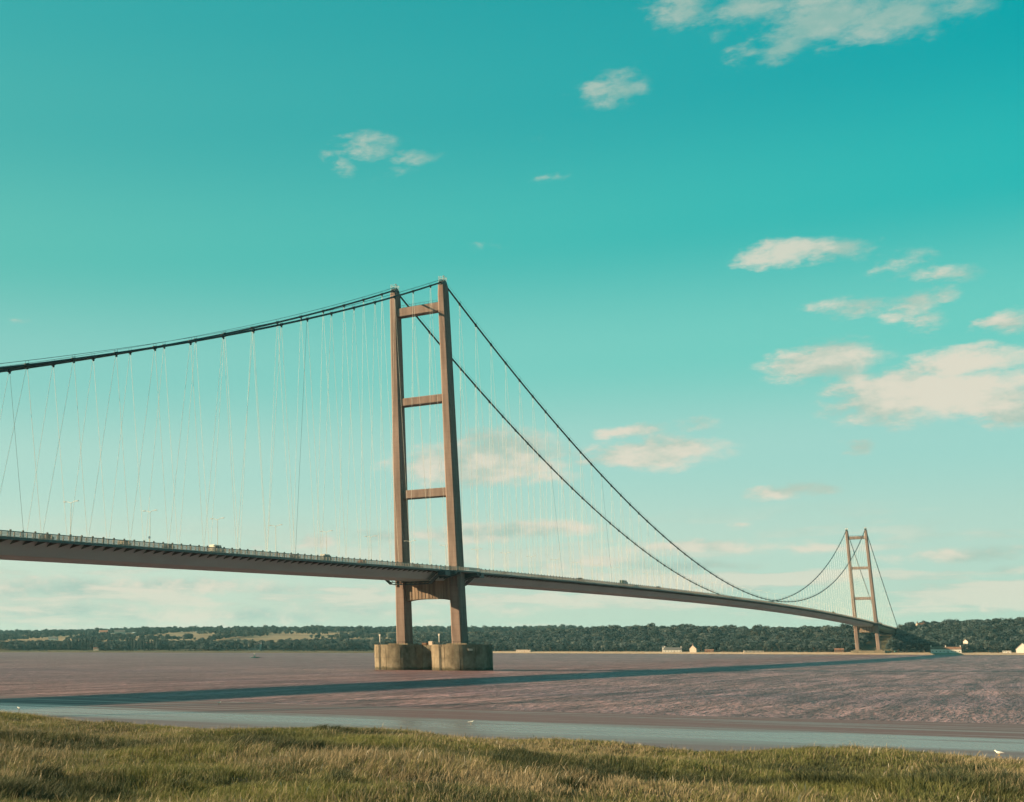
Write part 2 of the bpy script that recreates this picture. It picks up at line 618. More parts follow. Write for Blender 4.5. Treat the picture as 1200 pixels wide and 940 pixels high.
M['water'] = material('silty_water', (.2, .12, .1), .42, spec=.07, extra=water_nodes)


def mud_nodes(m, nt, p):
    N, L = nt.nodes, nt.links
    geo = N.new('ShaderNodeNewGeometry')
    sp = N.new('ShaderNodeSeparateXYZ')
    L.new(geo.outputs['Position'], sp.inputs[0])

    def noise(scale, stretch, detail=4):
        mp = N.new('ShaderNodeMapping')
        mp.inputs['Scale'].default_value = stretch
        L.new(geo.outputs['Position'], mp.inputs[0])
        n = N.new('ShaderNodeTexNoise')
        n.inputs['Scale'].default_value = scale
        n.inputs['Detail'].default_value = detail
        L.new(mp.outputs[0], n.inputs[0])
        return n.outputs[0]
    streak = noise(.16, (.13, 1, 1), 7)
    # wet film: a standing film of water on the inner flat, streaks of it further out
    a = N.new('ShaderNodeMath')
    a.operation = 'MULTIPLY_ADD'
    L.new(streak, a.inputs[0])
    a.inputs[1].default_value = 34
    L.new(sp.outputs[1], a.inputs[2])
    film = N.new('ShaderNodeMapRange')
    film.interpolation_type = 'SMOOTHSTEP'
    L.new(a.outputs[0], film.inputs[0])
    film.inputs[1].default_value = -320
    film.inputs[2].default_value = -331
    film.inputs[3].default_value = 0
    film.inputs[4].default_value = 1
    inner = N.new('ShaderNodeMapRange')
    inner.interpolation_type = 'SMOOTHSTEP'
    L.new(a.outputs[0], inner.inputs[0])
    inner.inputs[1].default_value = -356
    inner.inputs[2].default_value = -338
    inner.inputs[3].default_value = .25
    inner.inputs[4].default_value = 1
    fm = N.new('ShaderNodeMath')
    fm.operation = 'MULTIPLY'
    L.new(film.outputs[0], fm.inputs[0])
    L.new(inner.outputs[0], fm.inputs[1])
    film = fm
    s2 = N.new('ShaderNodeMapRange')
    s2.interpolation_type = 'SMOOTHSTEP'
    L.new(noise(.35, (.05, 1, 1), 3), s2.inputs[0])
    s2.inputs[1].default_value = .5
    s2.inputs[2].default_value = .66
    s2.inputs[4].default_value = .5
    mxx = N.new('ShaderNodeMath')
    mxx.operation = 'MAXIMUM'
    L.new(film.outputs[0], mxx.inputs[0])
    L.new(s2.outputs[0], mxx.inputs[1])
    r = N.new('ShaderNodeMapRange')
    L.new(mxx.outputs[0], r.inputs[0])
    r.inputs[3].default_value = .5
    r.inputs[4].default_value = .26
    L.new(r.outputs[0], p.inputs['Roughness'])
    sv = N.new('ShaderNodeMapRange')
    L.new(mxx.outputs[0], sv.inputs[0])
    sv.inputs[3].default_value = .03
    sv.inputs[4].default_value = .22
    L.new(sv.outputs[0], p.inputs['Specular IOR Level'])
    mx = N.new('ShaderNodeMix')
    mx.data_type = 'RGBA'
    L.new(mxx.outputs[0], mx.inputs[0])
    mx.inputs[6].default_value = (.098, .066, .076, 1)
    mx.inputs[7].default_value = (.10, .088, .096, 1)
    L.new(mx.outputs[2], p.inputs['Base Color'])
    bp = N.new('ShaderNodeBump')
    bp.inputs['Strength'].default_value = .35
    bp.inputs['Distance'].default_value = .06
    L.new(noise(1.1, (.5, 1, 1), 4), bp.inputs['Height'])
    L.new(bp.outputs[0], p.inputs['Normal'])


M['mud'] = material('wet_mud', (.13, .085, .08), .4, spec=.3, extra=mud_nodes)
M['soil'] = material('marsh_soil', (.04, .04, .022), .95, (.02, .024, .014), .5, 5, .8, bump=.1, bump_scale=2, spec=.1)


def bank_nodes(m, nt, p):                         # fields: stubble and pasture parcels inland
    N, L = nt.nodes, nt.links
    geo = N.new('ShaderNodeNewGeometry')
    mp = N.new('ShaderNodeMapping')
    mp.inputs['Scale'].default_value = (.0035, .004, 0)
    L.new(geo.outputs['Position'], mp.inputs[0])
    v = N.new('ShaderNodeTexVoronoi')
    v.inputs['Scale'].default_value = 1
    L.new(mp.outputs[0], v.inputs[0])
    cr = N.new('ShaderNodeValToRGB')
    cr.color_ramp.interpolation = 'CONSTANT'
    e = cr.color_ramp.elements
    e[0].color = (.17, .14, .1, 1)
    e[1].position = .4
    e[1].color = (.13, .12, .085, 1)
    k = e.new(.6)
    k.color = (.145, .118, .085, 1)
    k = e.new(.75)
    k.color = (.2, .155, .11, 1)
    sep = N.new('ShaderNodeSeparateColor')
    L.new(v.outputs['Color'], sep.inputs[0])
    L.new(sep.outputs[0], cr.inputs[0])
    L.new(cr.outputs[0], p.inputs['Base Color'])


M['fields'] = material('farmland', (.4, .3, .15), .95, spec=.05, extra=bank_nodes)
M['scrub'] = material('rough_ground', (.05, .055, .036), .95, (.1, .085, .06), .06, 5, .7, spec=.05)

# river: one sheet to the horizon
grid_sheet('river', np.linspace(-14000, 14000, 29), np.array([-340., -200, 0, 200, 500, 900, 1400, 1700, 2100]), None, M['water'])
# mudflat rising very gently from the waterline to the marsh edge
mud_x = np.concatenate([[-6000, -2000, -600], np.arange(-200, 500, 6.0), [900, 2500, 6000]])


def mud_shape(X, Y):
    edge = 1.5 * np.sin(X / 31.0) + .8 * np.sin(X / 11.0 + 1)
    return X, Y + np.where(Y > -320, edge, 0), np.interp(Y, [-425, -400, -340, -311, -300, -290], [.9, .32, .12, .004, -.12, -.3])


grid_sheet('mudflat', mud_x, np.array([-425., -412, -400, -370, -340, -325, -311, -300, -290]), mud_shape, M['mud'])


def marsh_z(x, y):
    base = 3.1 + .22 * np.sin(x / 6.1 + y / 9.0) + .16 * np.sin(x / 2.7 - y / 3.3) + .12 * np.sin(y / 1.9 + x / 8.0)
    hollow = -.7 * np.exp(-((x - 183.4) / 1.6) ** 2 - ((y + 449.0) / 1.2) ** 2) - .6 * np.exp(-((x - 186.5) / 1.2) ** 2 - ((y + 446.6) / 1.0) ** 2) - .6 * np.exp(-((x - 194) / 1.8) ** 2 - ((y + 441.5) / .9) ** 2) - .5 * np.exp(-((x - 203) / 1.8) ** 2 - ((y + 427) / 1.0) ** 2)
    bank = np.interp(y, [-900, -512, -500, -486, -468], [2.0, 3.0, 7.35, 7.35, 3.1]) - 3.1
    edge = np.interp(y, [-414, -410.5, -408.0], [0, -.4, -2.8])
    return base + np.where(bank > 0, bank, np.minimum(bank, 0)) + edge + hollow


mx_ = np.concatenate([[-6000, -2000, -600, 0], np.arange(90, 290, 1.0), [400, 900, 2500, 6000]])
my_ = np.concatenate([[-6000, -2000, -900, -600, -540], np.arange(-520, -420, 1.0), np.arange(-420, -407.4, .5)])
grid_sheet('salt_marsh', mx_, my_, lambda X, Y: (X, Y + np.where(Y > -430, .9 * np.sin(X / 7.0) + .5 * np.sin(X / 2.3), 0), marsh_z(X, Y)), M['soil'])

# far bank terrain
fx = np.concatenate([np.linspace(-9000, -4600, 12), np.arange(-4500, 700, 20.0), np.linspace(800, 8000, 20)])
ft = np.array([-40., 0, 8, 18, 30, 45, 60, 80, 105, 130, 160, 200, 240, 280, 330, 400, 480, 600, 750, 900, 1080, 1250, 1450, 1650, 1850, 2100, 2500, 3500, 6000, 9000])
grid_sheet('far_bank', fx, ft, lambda X, T: (X, T + yshore(X), far_z(X, T)), M['fields'])
grid_sheet('wood_floor', np.concatenate([np.arange(-2600, 1800, 20.0)]), np.array([2., 20, 34, 45, 60, 80, 105, 130, 160, 200, 240, 280, 330, 400, 480]),
           lambda X, T: (X, yshore(X) + np.where(X < -760, np.minimum(T, 400), np.maximum(T, 34)), far_z(X, np.where(X < -760, np.minimum(T, 400), np.maximum(T, 34))) + .35), M['scrub'])
grid_sheet('beach', fx[(fx > -760) & (fx < 2400)], np.array([-2., 4, 10, 16, 22, 30, 36]),
           lambda X, T: (X, T + yshore(X) + 1.5 * np.sin(X / 40), far_z(X, T) + .3), M['sand'])

# ------------------------------------------------------------------ bridge
ZD, TOPZ, SPAN, HP, ZN = 40.31, 165.8, 1410.0, 10.34, 6.57
PAN = 18.1
PANM = SPAN / 78


def deck_z(y):
    if y < 0:
        return ZD + y / 530 * 10.5
    if y <= SPAN:
        return ZD + 5.71 * (1 - ((y - 705) / 705) ** 2)
    return ZD - (y - SPAN) * .018


def cable_z(y):
    if y < 0:
        return TOPZ + .38098 * y + .0002025 * y * y
    if y <= SPAN:
        return 49.3 + (TOPZ - 49.3) * ((y - 705) / 705) ** 2
    t = (y - SPAN) / 285
    return TOPZ + (31 - TOPZ) * t - 4 * 2.2 * t * (1 - t)


bridge = thing('suspension_bridge', 'long suspension bridge with two tall concrete towers spanning the brown river', 'bridge')

stations = list(np.arange(-596, 0, 9.05)) + list(np.linspace(0, SPAN, 157)) + list(np.arange(SPAN + 9, SPAN + 480, 9.05))


def sweep(name, poly, mat, ys=stations, sub=None):
    m = MB()
    m.loft([[(x, y, deck_z(y) + z) for x, z in poly] for y in ys])
    return link(name, m, mat, sub or bridge)


# box girder, seen from below: nose, sloping web, flat soffit with a small lip
girder = sweep('deck_girder', [(-10.6, .55), (-11.2, -.35), (-7.6, -3.55), (-7.3, -3.75), (7.3, -3.75), (7.6, -3.55), (11.2, -.35), (10.6, .55)], M['girder'])
sweep('road_surface', [(-10.4, .5), (-10.4, .6), (10.4, .6), (10.4, .5)], M['asphalt'])
sweep('median_strip', [(-.9, .58), (-.9, .72), (.9, .72), (.9, .58)], M['lamp'])
for s in (-1, 1):
    wk = sweep('walkway', [(s * 10.9, -.2), (s * 10.9, 0), (s * 14.0, 0), (s * 14.0, -.2)], M['asphalt'])
    sweep('fascia', [(s * 14.0, .08), (s * 14.25, .08), (s * 14.25, -.55), (s * 14.0, -.55)], M['fascia'], sub=wk)

# cantilever brackets under both walkways, every quarter panel
br = MB().loft([[(10.9, -.06, -.2), (14.0, -.06, -.2), (14.0, -.06, -.5), (10.2, -.06, -1.35)], [(10.9, .06, -.2), (14.0, .06, -.2), (14.0, .06, -.5), (10.2, .06, -1.35)]])
br_me = br.mesh('walkway_bracket')
br_me.materials.append(M['fascia'])
far_br = MB()
nb = 0
for y in sorted(np.arange(-596, SPAN + 300, PAN / 4), key=lambda q: abs(q + 150)):
    for s in (1, -1):
        if s == 1 and nb < 200:
            link('walkway_bracket', br_me, None, bridge, (0, y, deck_z(y)))
            nb += 1
        elif abs(y) < 1500 or s == 1:
            far_br.add([(s * px, y + py, deck_z(y) + pz) for px, py, pz in br.v], br.f)
link('walkway_bracket', far_br, M['fascia'], bridge, kind='stuff')


# parapets: cream posts and rails on the walkway edge, dark barrier beside the road
def outer_x(y):                                   # the walkways swing outwards round the tower legs
    for c in (0, SPAN):
        a = abs(y - c)
        if a < 24:
            return 14.12 + 3.9 * float(1 - sstep(10, 22, a))
    return 14.12


ypar = sorted(set(list(np.arange(-592, 0, PAN / 8)) + list(np.linspace(0, SPAN, 624 + 1)) + list(np.arange(SPAN + 2.26, SPAN + 300, PAN / 8))))
for s in (-1, 1):
    posts, rails, bars, barposts = MB(), MB(), MB(), MB()
    for y in ypar:
        z = deck_z(y)
        x = s * outer_x(y)
        posts.box(x - .1, x + .1, y - .15, y + .15, z - .3, z + 1.4)
    for h, r in ((.22, .07), (.44, .07), (.66, .07), (.88, .07), (1.08, .07), (1.32, .09)):
        rails.tube([(s * outer_x(y), y, deck_z(y) + h) for y in ypar[::2]], r, 4)
    p_ = link('parapet_posts', posts, M['cream'], bridge, kind='stuff')
    link('parapet_rails', rails, M['cream'], p_, kind='stuff')
    for y in ypar[::2]:
        z = deck_z(y) + .6
        barposts.box(s * 10.75 - .12, s * 10.75 + .12, y - .14, y + .14, z - .1, z + 1.45)
        barposts.box(s * 10.75 - .18, s * 10.75 + .18, y - .2, y + .2, z + 1.3, z + 1.65)
    b_ = link('barrier_posts', barposts, M['steel_dark'], bridge, kind='stuff')
    for h in (.45, .85, 1.25):
        bars.tube([(s * 10.75, y, deck_z(y) + .6 + h) for y in ypar[::4]], .07, 4)
    link('barrier_rails', bars, M['fascia'], b_, kind='stuff')

# walkway bypass slabs round the tower legs, with deep side plates below
for c in (0, SPAN):
    for s in (-1, 1):
        ys = [-23, -20, -16, -12, -10, 10, 12, 16, 20, 23]
        top = [(s * (outer_x(c + a) + .12), c + a) for a in ys] + [(s * 13.9, c + 23), (s * 13.9, c - 23)]
        m = MB()
        m.loft([[(x, y, deck_z(y) - .62) for x, y in top], [(x, y, deck_z(y) - .01) for x, y in top]])
        by = link('walkway_bypass', m, M['fascia'], bridge)
        for e in (-1, 1):
            pl = MB()
            for k in (9.2, 13.6):
                y = c + e * k
                z = deck_z(y)
                pl.loft([[(s * 10.4, y - .5, z - .65), (s * 17.6, y - .5, z - .65), (s * 17.6, y - .5, z - 1.5), (s * 10.4, y - .5, z - 3.3)],
                         [(s * 10.4, y + .5, z - .65), (s * 17.6, y + .5, z - .65), (s * 17.6, y + .5, z - 1.5), (s * 10.4, y + .5, z - 3.3)]])
            pl.box(min(s * 10.4, s * 17.0), max(s * 10.4, s * 17.0), c + e * 11.4 - 1.7, c + e * 11.4 + 1.7, deck_z(c) - 1.35, deck_z(c) - .75)
            link('bypass_bracket', pl, M['gantry'], by)


# towers
def leg_rings(side, zb, c):
    rings = []
    for z in (zb, zb + 30, 80, 120, 160.0, 164.3):
        k = (z - HP) / (TOPZ - HP)
        cx = side * (12.38 + (11.38 - 12.38) * k)
        hx, hy = 2.36 + (1.62 - 2.36) * k, 3.6 + (2.75 - 3.6) * k
        if z > 164:
            hx, hy = hx * .93, hy * .86
        ch = .6
        pts = [(-hx + ch, -hy), (hx - ch, -hy), (hx, -hy + ch), (hx, hy - ch), (hx - ch, hy), (-hx + ch, hy), (-hx, hy - ch), (-hx, -hy + ch)]
        rings.append([(cx + a, c + b, z) for a, b in pts])
    return rings


def axis_x(z):
    return 12.38 - (z - HP) / (TOPZ - HP)


for c, zb in ((0.0, HP - .3), (SPAN, ZN - .3)):
    for s in (-1, 1):
        leg = link('tower_leg', MB().loft(leg_rings(s, zb, c)), M['concrete'], bridge)
        # steel saddle housing with a rounded back
        prof = [(-2.5, 163.9), (2.5, 163.9), (2.55, 164.9), (1.7, 165.9), (.6, 166.45), (-.6, 166.45), (-1.7, 165.9), (-2.55, 164.9)]
        sd = MB().loft([[(s * 11.38 + dx, c + a, z) for a, z in prof] for dx in (-1.0, 1.0)])
        link('saddle_housing', sd, M['steel_dark'], leg)
        rl = MB()
        for dy in (-1.9, -.7, .7, 1.9):
            for dx in (-1.1, 1.1):
                rl.tube([(s * 11.38 + dx, c + dy, 165.2), (s * 11.38 + dx, c + dy, 167.9 + .25 * ((dy * 7) % 1))], .07, 4)
        for h in (166.9, 167.7):
            rl.tube([(s * 11.38 - 1.1, c - 1.9, h), (s * 11.38 + 1.1, c - 1.9, h), (s * 11.38 + 1.1, c + 1.9, h), (s * 11.38 - 1.1, c + 1.9, h), (s * 11.38 - 1.1, c - 1.9, h)], .05, 4)
        link('guard_rail', rl, M['lamp'], leg)
        an = MB()
        an.tube([(s * 11.38 + .5, c + .2, 166), (s * 11.38 + .5, c + .2, 168.2)], .08, 5).box(s * 11.38 + .3, s * 11.38 + .7, c, c + .4, 168.1, 168.5)
        link('beacon_light', an, M['steel_dark'], leg)
        # fins standing on the leg under the deck
        fn = MB()
        for dx in (-1.75, 1.0):
            x0 = s * axis_x(36) + dx
            fn.box(x0, x0 + .75, c - 3.95, c - 3.3, 34.6 - (0 if dx < 0 else 1.0), 39.3)
        link('bearing_fin', fn, M['concrete'], leg)
    for z0, z1, hy in ((152.6, 156.5, 1.95), (112.3, 115.8, 2.1), (71.8, 75.5, 2.25)):
        a = axis_x((z0 + z1) / 2) - 1.3
        bm = MB()
        chm = .25
        pr = [(-hy, z0 + chm), (-hy + chm, z0), (hy - chm, z0), (hy, z0 + chm), (hy, z1 - chm), (hy - chm, z1), (-hy + chm, z1), (-hy, z1 - chm)]
        bm.loft([[(-a, c + y, z) for y, z in pr], [(a, c + y, z) for y, z in pr]])
        cb = link('crossbeam', bm, M['concrete'], bridge)
        if z0 > 150:
            r2 = MB()
            for x in np.linspace(-9, 9, 10):
                for e in (-1.6, 1.6):
                    r2.tube([(x, c + e, z1), (x, c + e, z1 + 1.1)], .06, 4)
            for e in (-1.6, 1.6):
                r2.tube([(-9, c + e, z1 + 1.1), (9, c + e, z1 + 1.1)], .06, 4)
            link('guard_rail', r2, M['steel_dark'], cb)
    # deep portal beam under the deck: shallow arch below, board-marked ribs on its faces
    pb = MB()
    a = axis_x(33) - 1.6
    xs = np.linspace(-a, a, 25)
    arch = [(x, 29.1 - .95 * abs(x / a) ** 3) for x in xs]
    pb.prism(arch + [(a, 38.2), (-a, 38.2)], c - 2.3, c + 2.3)
    port = link('portal_beam', pb, M['portal'], bridge)
    for x in np.linspace(-9.4, 9.4, 13):
        zb2 = 29.1 - .95 * abs(x / a) ** 3 + .25
        link('rib', MB().box(x - .32, x + .32, c - 2.42, c - 2.28, zb2, 38.0), M['portal'], port)

# caissons of the near tower: panelled drums standing in the river
for s in (-1, 1):
    cx, R = s * 13.0, 12.3
    n = 48
    circ = lambda r, z: [(cx + r * math.cos(2 * math.pi * k / n), r * math.sin(2 * math.pi * k / n), z) for k in range(n)]
    cs = link('caisson', MB().loft([circ(R - .3, -4), circ(R - .3, HP - .9), circ(R - .1, HP - .9), circ(R - .1, HP)]), M['pier'], bridge)
    for ti, (za, zb) in enumerate(((-3, 4.95), (5.05, HP - .95))):
        for k in range(12):
            a0, a1 = 2 * math.pi * (k + .012) / 12 + .32, 2 * math.pi * (k + .988) / 12 + .32
            aa = np.linspace(a0, a1, 7)
            dr = random.uniform(-.05, .06)
            ri, ro = R - .32, R + dr
            m = MB()
            m.loft([[(cx + r * math.cos(t), r * math.sin(t), z) for r, z in ((ri, za), (ro, za), (ro, zb), (ri, zb))] for t in aa])
            link('wall_panel', m, M['pier'], cs)
    ld = MB()
    ang = math.radians(-118 if s < 0 else -112)
    t = Vector((-math.sin(ang), math.cos(ang), 0))
    o = Vector((cx + (R + .25) * math.cos(ang), (R + .25) * math.sin(ang), 0))
    for e in (-.35, .35):
        q = o + t * e
        ld.tube([(q.x, q.y, -1), (q.x, q.y, HP + 1)], .12, 4)
    for z in np.arange(0, HP + .8, .6):
        q0, q1 = o - t * .35, o + t * .35
        ld.tube([(q0.x, q0.y, z), (q1.x, q1.y, z)], .06, 4)
    link('ladder', ld, M['steel_dark'], cs)
    ms = MB()
    q = o.xy * .97 if s > 0 else o.xy
    ms.tube([(o.x * .985, o.y * .97, HP), (o.x * .985, o.y * .97, HP + 4.2)], .22, 6)
    ms.box(o.x * .985 - .3, o.x * .985 + .3, o.y * .97 - .3, o.y * .97 + .3, HP + 3.5, HP + 4.3)
    link('marker_post', ms, M['white'], cs)
    gr = MB()
    for k in range(0, n):
        th = 2 * math.pi * k / n
        gr.tube([(cx + (R - .5) * math.cos(th), (R - .5) * math.sin(th), HP), (cx + (R - .5) * math.cos(th), (R - .5) * math.sin(th), HP + 1.1)], .05, 4)
    ring = circ(R - .5, HP + 1.1)
    gr.tube(ring + ring[:1], .05, 4)
    link('guard_rail', gr, M['steel_dark'], cs)
    pd = MB().box(cx - 4.4, cx + 4.4, -5.4, 5.4, HP - .02, HP + .5)
    link('leg_plinth', pd, M['pier'], cs)
    if s > 0:
        ang = math.radians(-52)
        e1 = Vector((-math.sin(ang), math.cos(ang), 0))
        nn = Vector((math.cos(ang), math.sin(ang), 0))
        b0 = Vector((cx, 0, 8.3)) + nn * (R + .12)
        sg = MB()
        sg.add([b0 - e1 * .9 + nn * h + Vector((0, 0, w)) for h in (0, .15) for w in (-.4, .4)] + [b0 + e1 * .9 + nn * h + Vector((0, 0, w)) for h in (0, .15) for w in (-.4, .4)],
               [(0, 1, 3, 2), (4, 6, 7, 5), (2, 3, 7, 6), (0, 4, 5, 1), (1, 5, 7, 3), (0, 2, 6, 4)])
        link('notice_board', sg, M['cream'], cs)
link('tie_wall', MB().box(-6, 6, -5.5, 5.5, -4, HP - .25), M['pier'], bridge)
for x, y, h, k in ((1.0, -3.0, 1.6, 'cream'), (-2.4, -2.0, 1.0, 'brick')):
    link('equipment_box', MB().box(x - .9, x + .9, y - .8, y + .8, HP - .25, HP - .25 + h), M[k], bridge)
link('tower_footing', MB().box(-20, 20, SPAN - 9, SPAN + 9, -3, 5.2).box(-17, -8, SPAN - 5.6, SPAN + 5.6, 5.1, ZN).box(8, 17, SPAN - 5.6, SPAN + 5.6, 5.1, ZN), M['pier'], bridge)
# anchorages at both ends
for y0, y1, z0 in ((-600, -532, 0), (SPAN + 280, SPAN + 345, 2)):
    ym = y0 if y0 > 0 else y1
    zt = min(deck_z(y0), deck_z(y1)) - 4.0
    an = MB().prism([(-17, z0), (17, z0), (17, zt - 2), (13.5, zt + 3.0), (11.6, zt + 3), (11.6, zt), (-11.6, zt), (-11.6, zt + 3), (-13.5, zt + 3.0), (-17, zt - 2)], y0, y1)
    link('anchorage', an, M['portal'], bridge)

# main cables with clamps, hand ropes and hangers
clampm = MB()
clampm.tube([(0, -.75, 0), (0, -.7, 0), (0, .7, 0), (0, .75, 0)], [.4, .5, .5, .4], 10)
clampm.add([(-.12, -.5, -.3), (.12, -.5, -.3), (.12, .5, -.3), (-.12, .5, -.3), (-.12, -.3, -1.0), (.12, -.3, -1.0), (.12, .3, -1.0), (-.12, .3, -1.0)],
           [(0, 1, 5, 4), (1, 2, 6, 5), (2, 3, 7, 6), (3, 0, 4, 7), (7, 6, 5, 4)])
clampm = clampm.mesh('cable_clamp')
clampm.materials.append(M['cable'])
unit = MB().tube([(0, 0, 0), (0, 0, 1)], 1, 5, cap=False)
hang = {}
for k in ('hanger', 'hanger_dark'):
    hang[k] = unit.mesh('hanger')
    hang[k].materials.append(M[k])
far_h = MB()
jobs = []
CX = 11.38
for s in (-1, 1):
    ycab = list(np.arange(-530, 0, PAN / 2)) + [-4.5, -2.0] + [0] + [2.0, 4.5] + list(np.arange(PANM / 2, SPAN - 1, PANM / 2)) + [SPAN - 4.5, SPAN - 2, SPAN, SPAN + 2, SPAN + 4.5] + list(np.arange(SPAN + 9, SPAN + 286, PAN / 2))
    ycab = sorted(ycab)
    pts = [(s * CX, y, cable_z(y)) for y in ycab]
    cm = MB().tube(pts, .37, 10).mesh('main_cable')
    smooth(cm)
    cb = link('main_cable', cm, M['cable'], bridge)
    for e in (-1, 1):
        rp = MB().tube([(s * CX + e * .45, y, cable_z(y) + 1.25) for y in ycab], .045, 4)
        link('hand_rope', rp, M['cable'], cb)
    ph = MB()
    ny = [4.5 - PAN * k for k in range(1, 18)] + [PANM * k for k in range(1, 78)] + [SPAN + PAN * k for k in range(1, 14)]
    for y in ny:
        z = cable_z(y)
        if z - deck_z(y) < 1.5:
            continue
        c_ = link('cable_clamp', clampm, None, cb, (s * CX, y, z))
        slope = (cable_z(y + 1) - cable_z(y - 1)) / 2
        c_.rotation_euler = (math.atan(slope), 0, 0)
        for e in (-1, 1):
            ph.tube([(s * CX + e * .45, y, z + .2), (s * CX + e * .45, y, z + 1.3)], .05, 4)
        for e in (-.5, .5):
            ya = y + e * (PANM if 0 < y < SPAN else PAN) - (1.5 if y < 0 else 0)
            if z - .9 > deck_z(ya) + .9:
                jobs.append((Vector((s * CX, y + e * .5, z - .8)), Vector((s * 10.95, ya, deck_z(ya) + .3))))
    link('rope_post', ph, M['cable'], cb, kind='stuff')
jobs.sort(key=lambda j: (j[0] - CAM).length)
for i, (a, b) in enumerate(jobs):
    d = b - a
    if i < 300:
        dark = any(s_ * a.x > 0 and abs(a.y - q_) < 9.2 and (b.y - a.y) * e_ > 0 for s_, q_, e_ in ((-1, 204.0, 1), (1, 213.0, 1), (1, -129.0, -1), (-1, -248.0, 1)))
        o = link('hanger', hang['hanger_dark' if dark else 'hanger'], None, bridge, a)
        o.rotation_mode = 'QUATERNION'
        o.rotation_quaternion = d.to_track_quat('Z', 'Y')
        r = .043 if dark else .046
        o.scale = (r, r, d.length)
    else:
        far_h.tube([a, b], .045, 4, cap=False)
link('hanger', far_h, M['hanger'], bridge, kind='stuff')

# ------------------------------------------------------------------ street lamps on the median
lp = thing('street_lamp', 'slim twin-armed lamp post standing on the bridge deck median', 'street lamp', group='lamp posts along the bridge deck')
link('pole', MB().tube([(0, 0, .7), (0, 0, 4), (0, 0, 12.1)], [.11, .09, .06], 6), M['lamp'], lp)
for s in (-1, 1):
    ar = link('arm', MB().tube([(0, 0, 11.9), (s * .8, 0, 12.25), (s * 1.9, 0, 12.4)], .06, 5), M['lamp'], lp)
    hd = MB().loft([[(s * (1.7 + a), b * w, 12.32 + h) for b, h in ((-.2, 0), (.2, 0), (.2, .12), (0, .2), (-.2, .12))] for a, w in ((0, .7), (.25, 1), (.8, 1), (.95, .6))])
    link('lamp_head', hd, M['lamp_glass'], ar)
first = True
for k in range(-19, 94, 2):
    y = PAN * k if k < 0 else PANM * k
    if y > SPAN + 260:
        continue
    if first:
        lp.location = (0, y, deck_z(y))
        first = False
    else:
        copy_thing(lp, (0, y, deck_z(y)))


# ------------------------------------------------------------------ vehicles
def vehicle(kind, colour, label, x, y, heading):
    col = simple('car_paint_' + colour[0], colour[1], .3, spec=.5, var=.03)
    cat = {'car': 'car', 'van': 'van', 'lorry': 'lorry', 'bus': 'bus'}[kind]
    t = thing({'car': 'passenger_car', 'van': 'panel_van', 'lorry': 'box_lorry', 'bus': 'bus'}[kind], label, cat, (x, y, deck_z(y) + .6), 0 if heading > 0 else math.pi)
    if kind == 'car':
        L_, W, prof = 2.15, .88, [(-2.15, .35), (-2.15, .75), (-1.95, .95), (-1.5, 1.0), (-.95, 1.42), (.55, 1.45), (1.15, 1.0), (1.95, .85), (2.15, .65), (2.15, .35)]
        glass = [[(-1.35, 1.04), (-.95, 1.36), (-.25, 1.38), (-.25, 1.04)], [(-.15, 1.04), (-.15, 1.38), (.5, 1.39), (1.0, 1.04)]]
        wheels, wr = (-1.35, 1.35), .33
    elif kind == 'van':
        L_, W, prof = 2.6, 1.0, [(-2.6, .4), (-2.6, 2.1), (-2.45, 2.3), (1.1, 2.3), (1.7, 1.35), (2.45, 1.1), (2.6, .8), (2.6, .4)]
        glass = [[(.5, 1.35), (.5, 2.0), (1.1, 2.0), (1.5, 1.35)], [(-2.2, 1.35), (-2.2, 2.0), (.2, 2.0), (.2, 1.35)]]
        wheels, wr = (-1.6, 1.6), .36
    else:
        L_, W, prof = 4.6, 1.2, [(-4.6, .6), (-4.6, 3.5), (2.3, 3.5), (2.3, 2.9), (2.5, 2.85), (4.3, 2.75), (4.6, 1.7), (4.6, .6)]
        glass = [[(2.9, 1.7), (2.9, 2.5), (4.0, 2.5), (4.15, 1.7)]]
        wheels, wr = (-3.2, -2.1, 3.3), .5
    rings = []
    for xx, k in ((-W, .93), (-W * .92, 1), (W * .92, 1), (W, .93)):
        rings.append([(xx, a * k, .35 + (b - .35) * (1 if k == 1 else .985)) for a, b in prof])
    bd = link('body', MB().loft(rings), col, t)
    for g in glass:
        for s in (-1, 1):
            m = MB().loft([[(s * (W - .04), a, b) for a, b in g], [(s * (W + .015), a, b) for a, b in g]])
            link('side_window', m, M['glass'], bd)
    for a in wheels:
        for s in (-1, 1):
            m = MB()
            n = 12
            m.loft([[(s * W * .8, a + r * math.cos(2 * math.pi * k / n), wr + r * math.sin(2 * math.pi * k / n)) for k in range(n)] for r in (wr,)] +
                   [[(s * (W + .03), a + r * math.cos(2 * math.pi * k / n), wr + r * math.sin(2 * math.pi * k / n)) for k in range(n)] for r in (wr, wr * .6)])
            link('wheel', m, M['tyre'], t)
    return t


